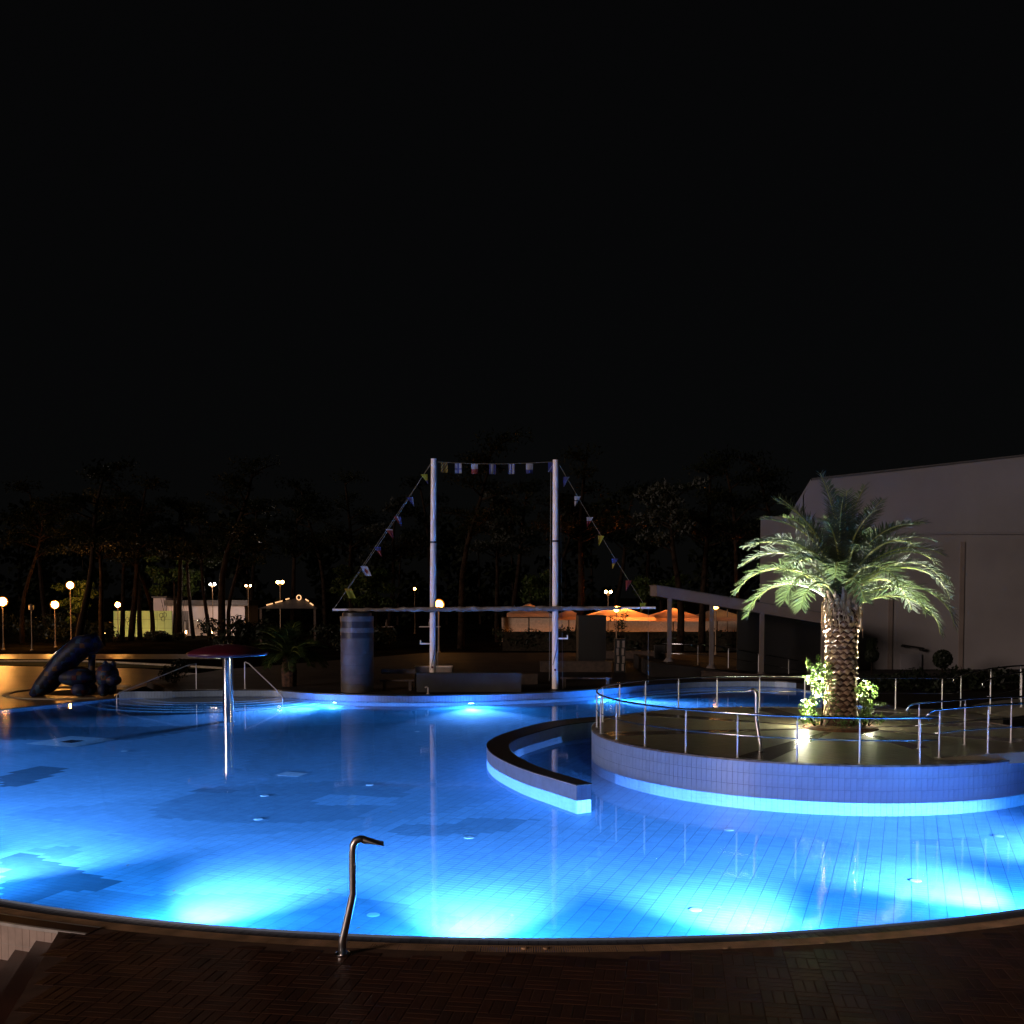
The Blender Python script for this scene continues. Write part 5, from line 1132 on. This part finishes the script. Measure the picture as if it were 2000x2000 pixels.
# ------------------------------------------------------------------ far walls and buildings on the left
def slab(name, px0, px1, py_t, y, m_, label, cat, depth=.3, gz=.02):
    x0, x1 = dp(px0, 1200, y).x, dp(px1, 1200, y).x; zt = dp(px0, py_t, y).z - gz; root = empty(name, ((x0 + x1) / 2, y, gz)); tag(root, label, cat)
    return root, x1 - x0, zt
root, wd, zt = slab('painted_wall', 222, 336, 1193, 111, M['green'], 'bright green painted wall with dark curly marks', 'wall')
npan = 8
for k in range(npan):
    for r_ in range(3):
        q = MB(); q.box((-wd / 2 + wd * (k + .5) / npan, 0, zt * (r_ + .5) / 3), (wd / npan - .03, .2, zt / 3 - .03)); q.build('panel', M['green'], root)
q = MB(); q.box((0, .05, zt / 2), (wd, .12, zt)); q.build('backing', M['green_line'], root)
for cx0, cz0 in ((-wd / 2 + wd * .27, zt * .58), (-wd / 2 + wd * .35, zt * .62), (-wd / 2 + wd * .85, zt * .75)):
    for dx_, dz_ in ((-.18, .2), (.18, .25), (0, -.15)):
        q = MB(); q.tube([(cx0 + dx_ + .2 * math.cos(t_), -.11, cz0 + dz_ + .24 * math.sin(t_)) for t_ in np.linspace(0, 6.28, 17)], .03, 5, caps=False); q.build('curl_mark', M['green_line'], root)
root, wd, zt = slab('white_building', 326, 478, 1183, 114, M['white_wall'], 'long white building with a dark flat roof behind the pines', 'building')
q = MB(); q.box((0, 3, zt / 2), (wd, 6, zt)); q.build('wall', M['white_wall'], root); q = MB(); q.box((.1, 3, zt + .3), (wd + .6, 6.6, .58)); q.build('roof', M['roof'], root)
q = MB(); q.box((-wd / 2 + 1.6, -.03, zt * .45), (1.5, .08, zt * .75)); q.build('door', M['plaster'], root)
root, wd, zt = slab('white_building', 300, 324, 1168, 118, M['white_wall'], 'narrow taller white building left of the long white one', 'building')
q = MB(); q.box((0, 3, zt / 2), (wd, 6, zt)); q.build('wall', M['white_wall'], root); q = MB(); q.box((0, 3, zt + .1), (wd + .3, 6.3, .18)); q.build('roof', M['roof'], root)
railing('railing', [Vector((dp(360, 1200, 109).x, 109, .02)), Vector((dp(394, 1200, 109).x, 109, .02))], 1.75, 'dark pipe rail before the white building', .9, start=.05, post_r=.04)
# pavilion behind the cycad
root, wd, zt = slab('pavilion', 512, 628, 1188, 98, M['wood'], 'open pavilion with a low roof edged by glowing streaks', 'pavilion')
apex = dp(585, 1166, 98).z - .02; ax = dp(585, 1166, 98).x - root.location.x
q = MB(); q.add([(-wd / 2, -2, zt), (wd / 2, -2, zt), (wd / 2, 3, zt), (-wd / 2, 3, zt), (ax, .5, apex)], [(0, 1, 4), (1, 2, 4), (2, 3, 4), (3, 0, 4), (3, 2, 1, 0)]); q.build('roof', M['roof'], root)
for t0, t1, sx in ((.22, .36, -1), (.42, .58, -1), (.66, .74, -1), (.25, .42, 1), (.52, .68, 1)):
    a = Vector((sx * wd / 2, -2.03, zt)); b_ = Vector((ax, .47, apex)); q = MB(); off = Vector((0, -.05, .03 + .12 * rnd.random())); q.tube([a + (b_ - a) * t0 + off, a + (b_ - a) * t1 + off], .06, 5); q.build('glow_streak', M['roof_glow'] if 'roof_glow' in M else M.setdefault('roof_glow', emat('edge_glow', (1, .50, .20), 1.3)), root)  # glow put into thin strips for the light on the roof edges
for sx in (-1, 1): q = MB(); q.box((sx * (wd / 2 - .3), -1.7, zt / 2), (.2, .2, zt)); q.build('post', M['wood'], root)
q = MB(); q.tube([(ax + .2 * math.cos(t_), -.3, apex - .05 + .22 * math.sin(t_)) for t_ in np.linspace(0, 6.28, 13)], .05, 5, caps=False); q.build('ring_light', M['roof_glow'], root)
# small lit tables under the trees
for px, y, lab in ((840, 100, 'small lit terrace table left of the left mast'), (755, 104, 'small lit stand farther left under the trees')):
    h = dp(px, 1224, y); root = empty('table', (h.x, y, .02)); tag(root, lab, 'table', 'tables under the trees'); hz = max(.8, h.z - .02)
    q = MB(); q.box((0, 0, hz), (2.0 if px > 800 else 1.4, 1.0, .07)); q.build('top', M['white_wall'], root); q = MB(); q.tube([(0, 0, 0), (0, 0, hz)], .06, 8); q.build('leg', M['dark'], root)
    q = MB(); q.lathe([(.12, hz + .035), (.14, hz + .4), (.06, hz + .55), (.08, hz + .7)], 10); q.build('vase', M['block'], root)

# ------------------------------------------------------------------ lit parasols on the right
def parasol(px, py_apex, px0, px1, py_e, y, label, lamp=True):
    x0, x1 = dp(px0, py_e, y).x, dp(px1, py_e, y).x; ap = dp(px, py_apex, y); ze = dp(px, py_e, y).z; wd = x1 - x0; root = empty('parasol', ((x0 + x1) / 2, y, .02)); tag(root, label, 'parasol', 'parasols of the far cafe'); hw = wd / 2
    ax = 0; za, ze = ap.z - .02, ze - .02
    q = MB(); n = 6
    cs = [Vector((-hw, -hw, ze)), Vector((hw, -hw, ze)), Vector((hw, hw, ze)), Vector((-hw, hw, ze))]; A = Vector((ax, 0, za))
    for i in range(4):
        a, b_ = cs[i], cs[(i + 1) % 4]; q.add([a, b_, A], [(0, 1, 2)])
        q.add([a, b_, b_ - Vector((0, 0, .28)), a - Vector((0, 0, .28))], [(3, 2, 1, 0)])
    cano = q.build('canopy', M['shade'], root)
    q = MB(); q.tube([(0, 0, 0), (0, 0, za)], .06, 8); q.build('pole', M['wood'], root); q = MB(); q.box((0, 0, .06), (1, 1, .12)); q.build('base', M['dark'], root)
    for c_ in cs: q = MB(); q.tube([(0, 0, za - .06), c_ - Vector((0, 0, .05))], .025, 5); q.build('rib', M['wood'], cano)
    if lamp:
        g = ico(.16, 8, 5); g.build('lamp', lamp, root, (.4, .3, ze + .02), smooth=True)
M['pale_wall'] = mat('cafe_plaster', (.50, .36, .26), .8)
M['lamp_in'] = emat('parasol_lamp', (1.0, .34, .08), 1500); M['lamp_dim'] = emat('parasol_lamp_dim', (1.0, .30, .07), 260); M['lamp_dim2'] = emat('parasol_lamp_faint', (1.0, .32, .08), 26)
parasol(1206, 1183, 1143, 1272, 1204, 88, 'large lit parasol behind the globe lamp', M['lamp_in'])
parasol(1312, 1187, 1262, 1368, 1206, 90, 'lit parasol left of the second pergola post', M['lamp_dim'])
parasol(1402, 1188, 1352, 1450, 1206, 94, 'dim parasol seen through the pergola', None)
parasol(1031, 1178, 990, 1076, 1198, 92, 'pale parasol between the masts behind the boom', M['lamp_dim2'])
parasol(1110, 1190, 1082, 1140, 1204, 94, 'dimly lit parasol just right of the right mast', M['lamp_dim2'])
root, wd, zt = slab('cafe_wall', 980, 1440, 1206, 99, M['block'], 'long low cafe wall glowing orange behind the parasols', 'wall')
q = MB(); q.box((0, 0, zt / 2), (wd, .4, zt)); q.build('core', M['pale_wall'], root); q = MB(); q.box((0, -.05, zt + .06), (wd, .6, .12)); q.build('cap', M['wood'], root)
hb = [((x, rnd.uniform(-.3, .3), rnd.uniform(.3, 1.45)), (1.0, .8, .55)) for x in np.arange(-10.5, 10.6, .6)]
leafy('hedge', (dp(1240, 1200, 83).x, 83, .02), hb, 5200, .16, M['hedge'], 'dark hedge in front of the lit parasols', 'hedge', seed=90)
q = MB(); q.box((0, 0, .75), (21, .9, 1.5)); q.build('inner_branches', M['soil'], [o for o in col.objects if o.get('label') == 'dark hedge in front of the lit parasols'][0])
leafy('bush', (dp(1213, 1200, 81).x, 81.0, .02), [((rnd.uniform(-.8, .8), 0, rnd.uniform(1.9, 3.0)), (.4, .3, .3)) for _ in range(8)], 260, .10, M['hedge'], 'sparse little tree silhouetted against the lit parasol', 'bush', seed=91)
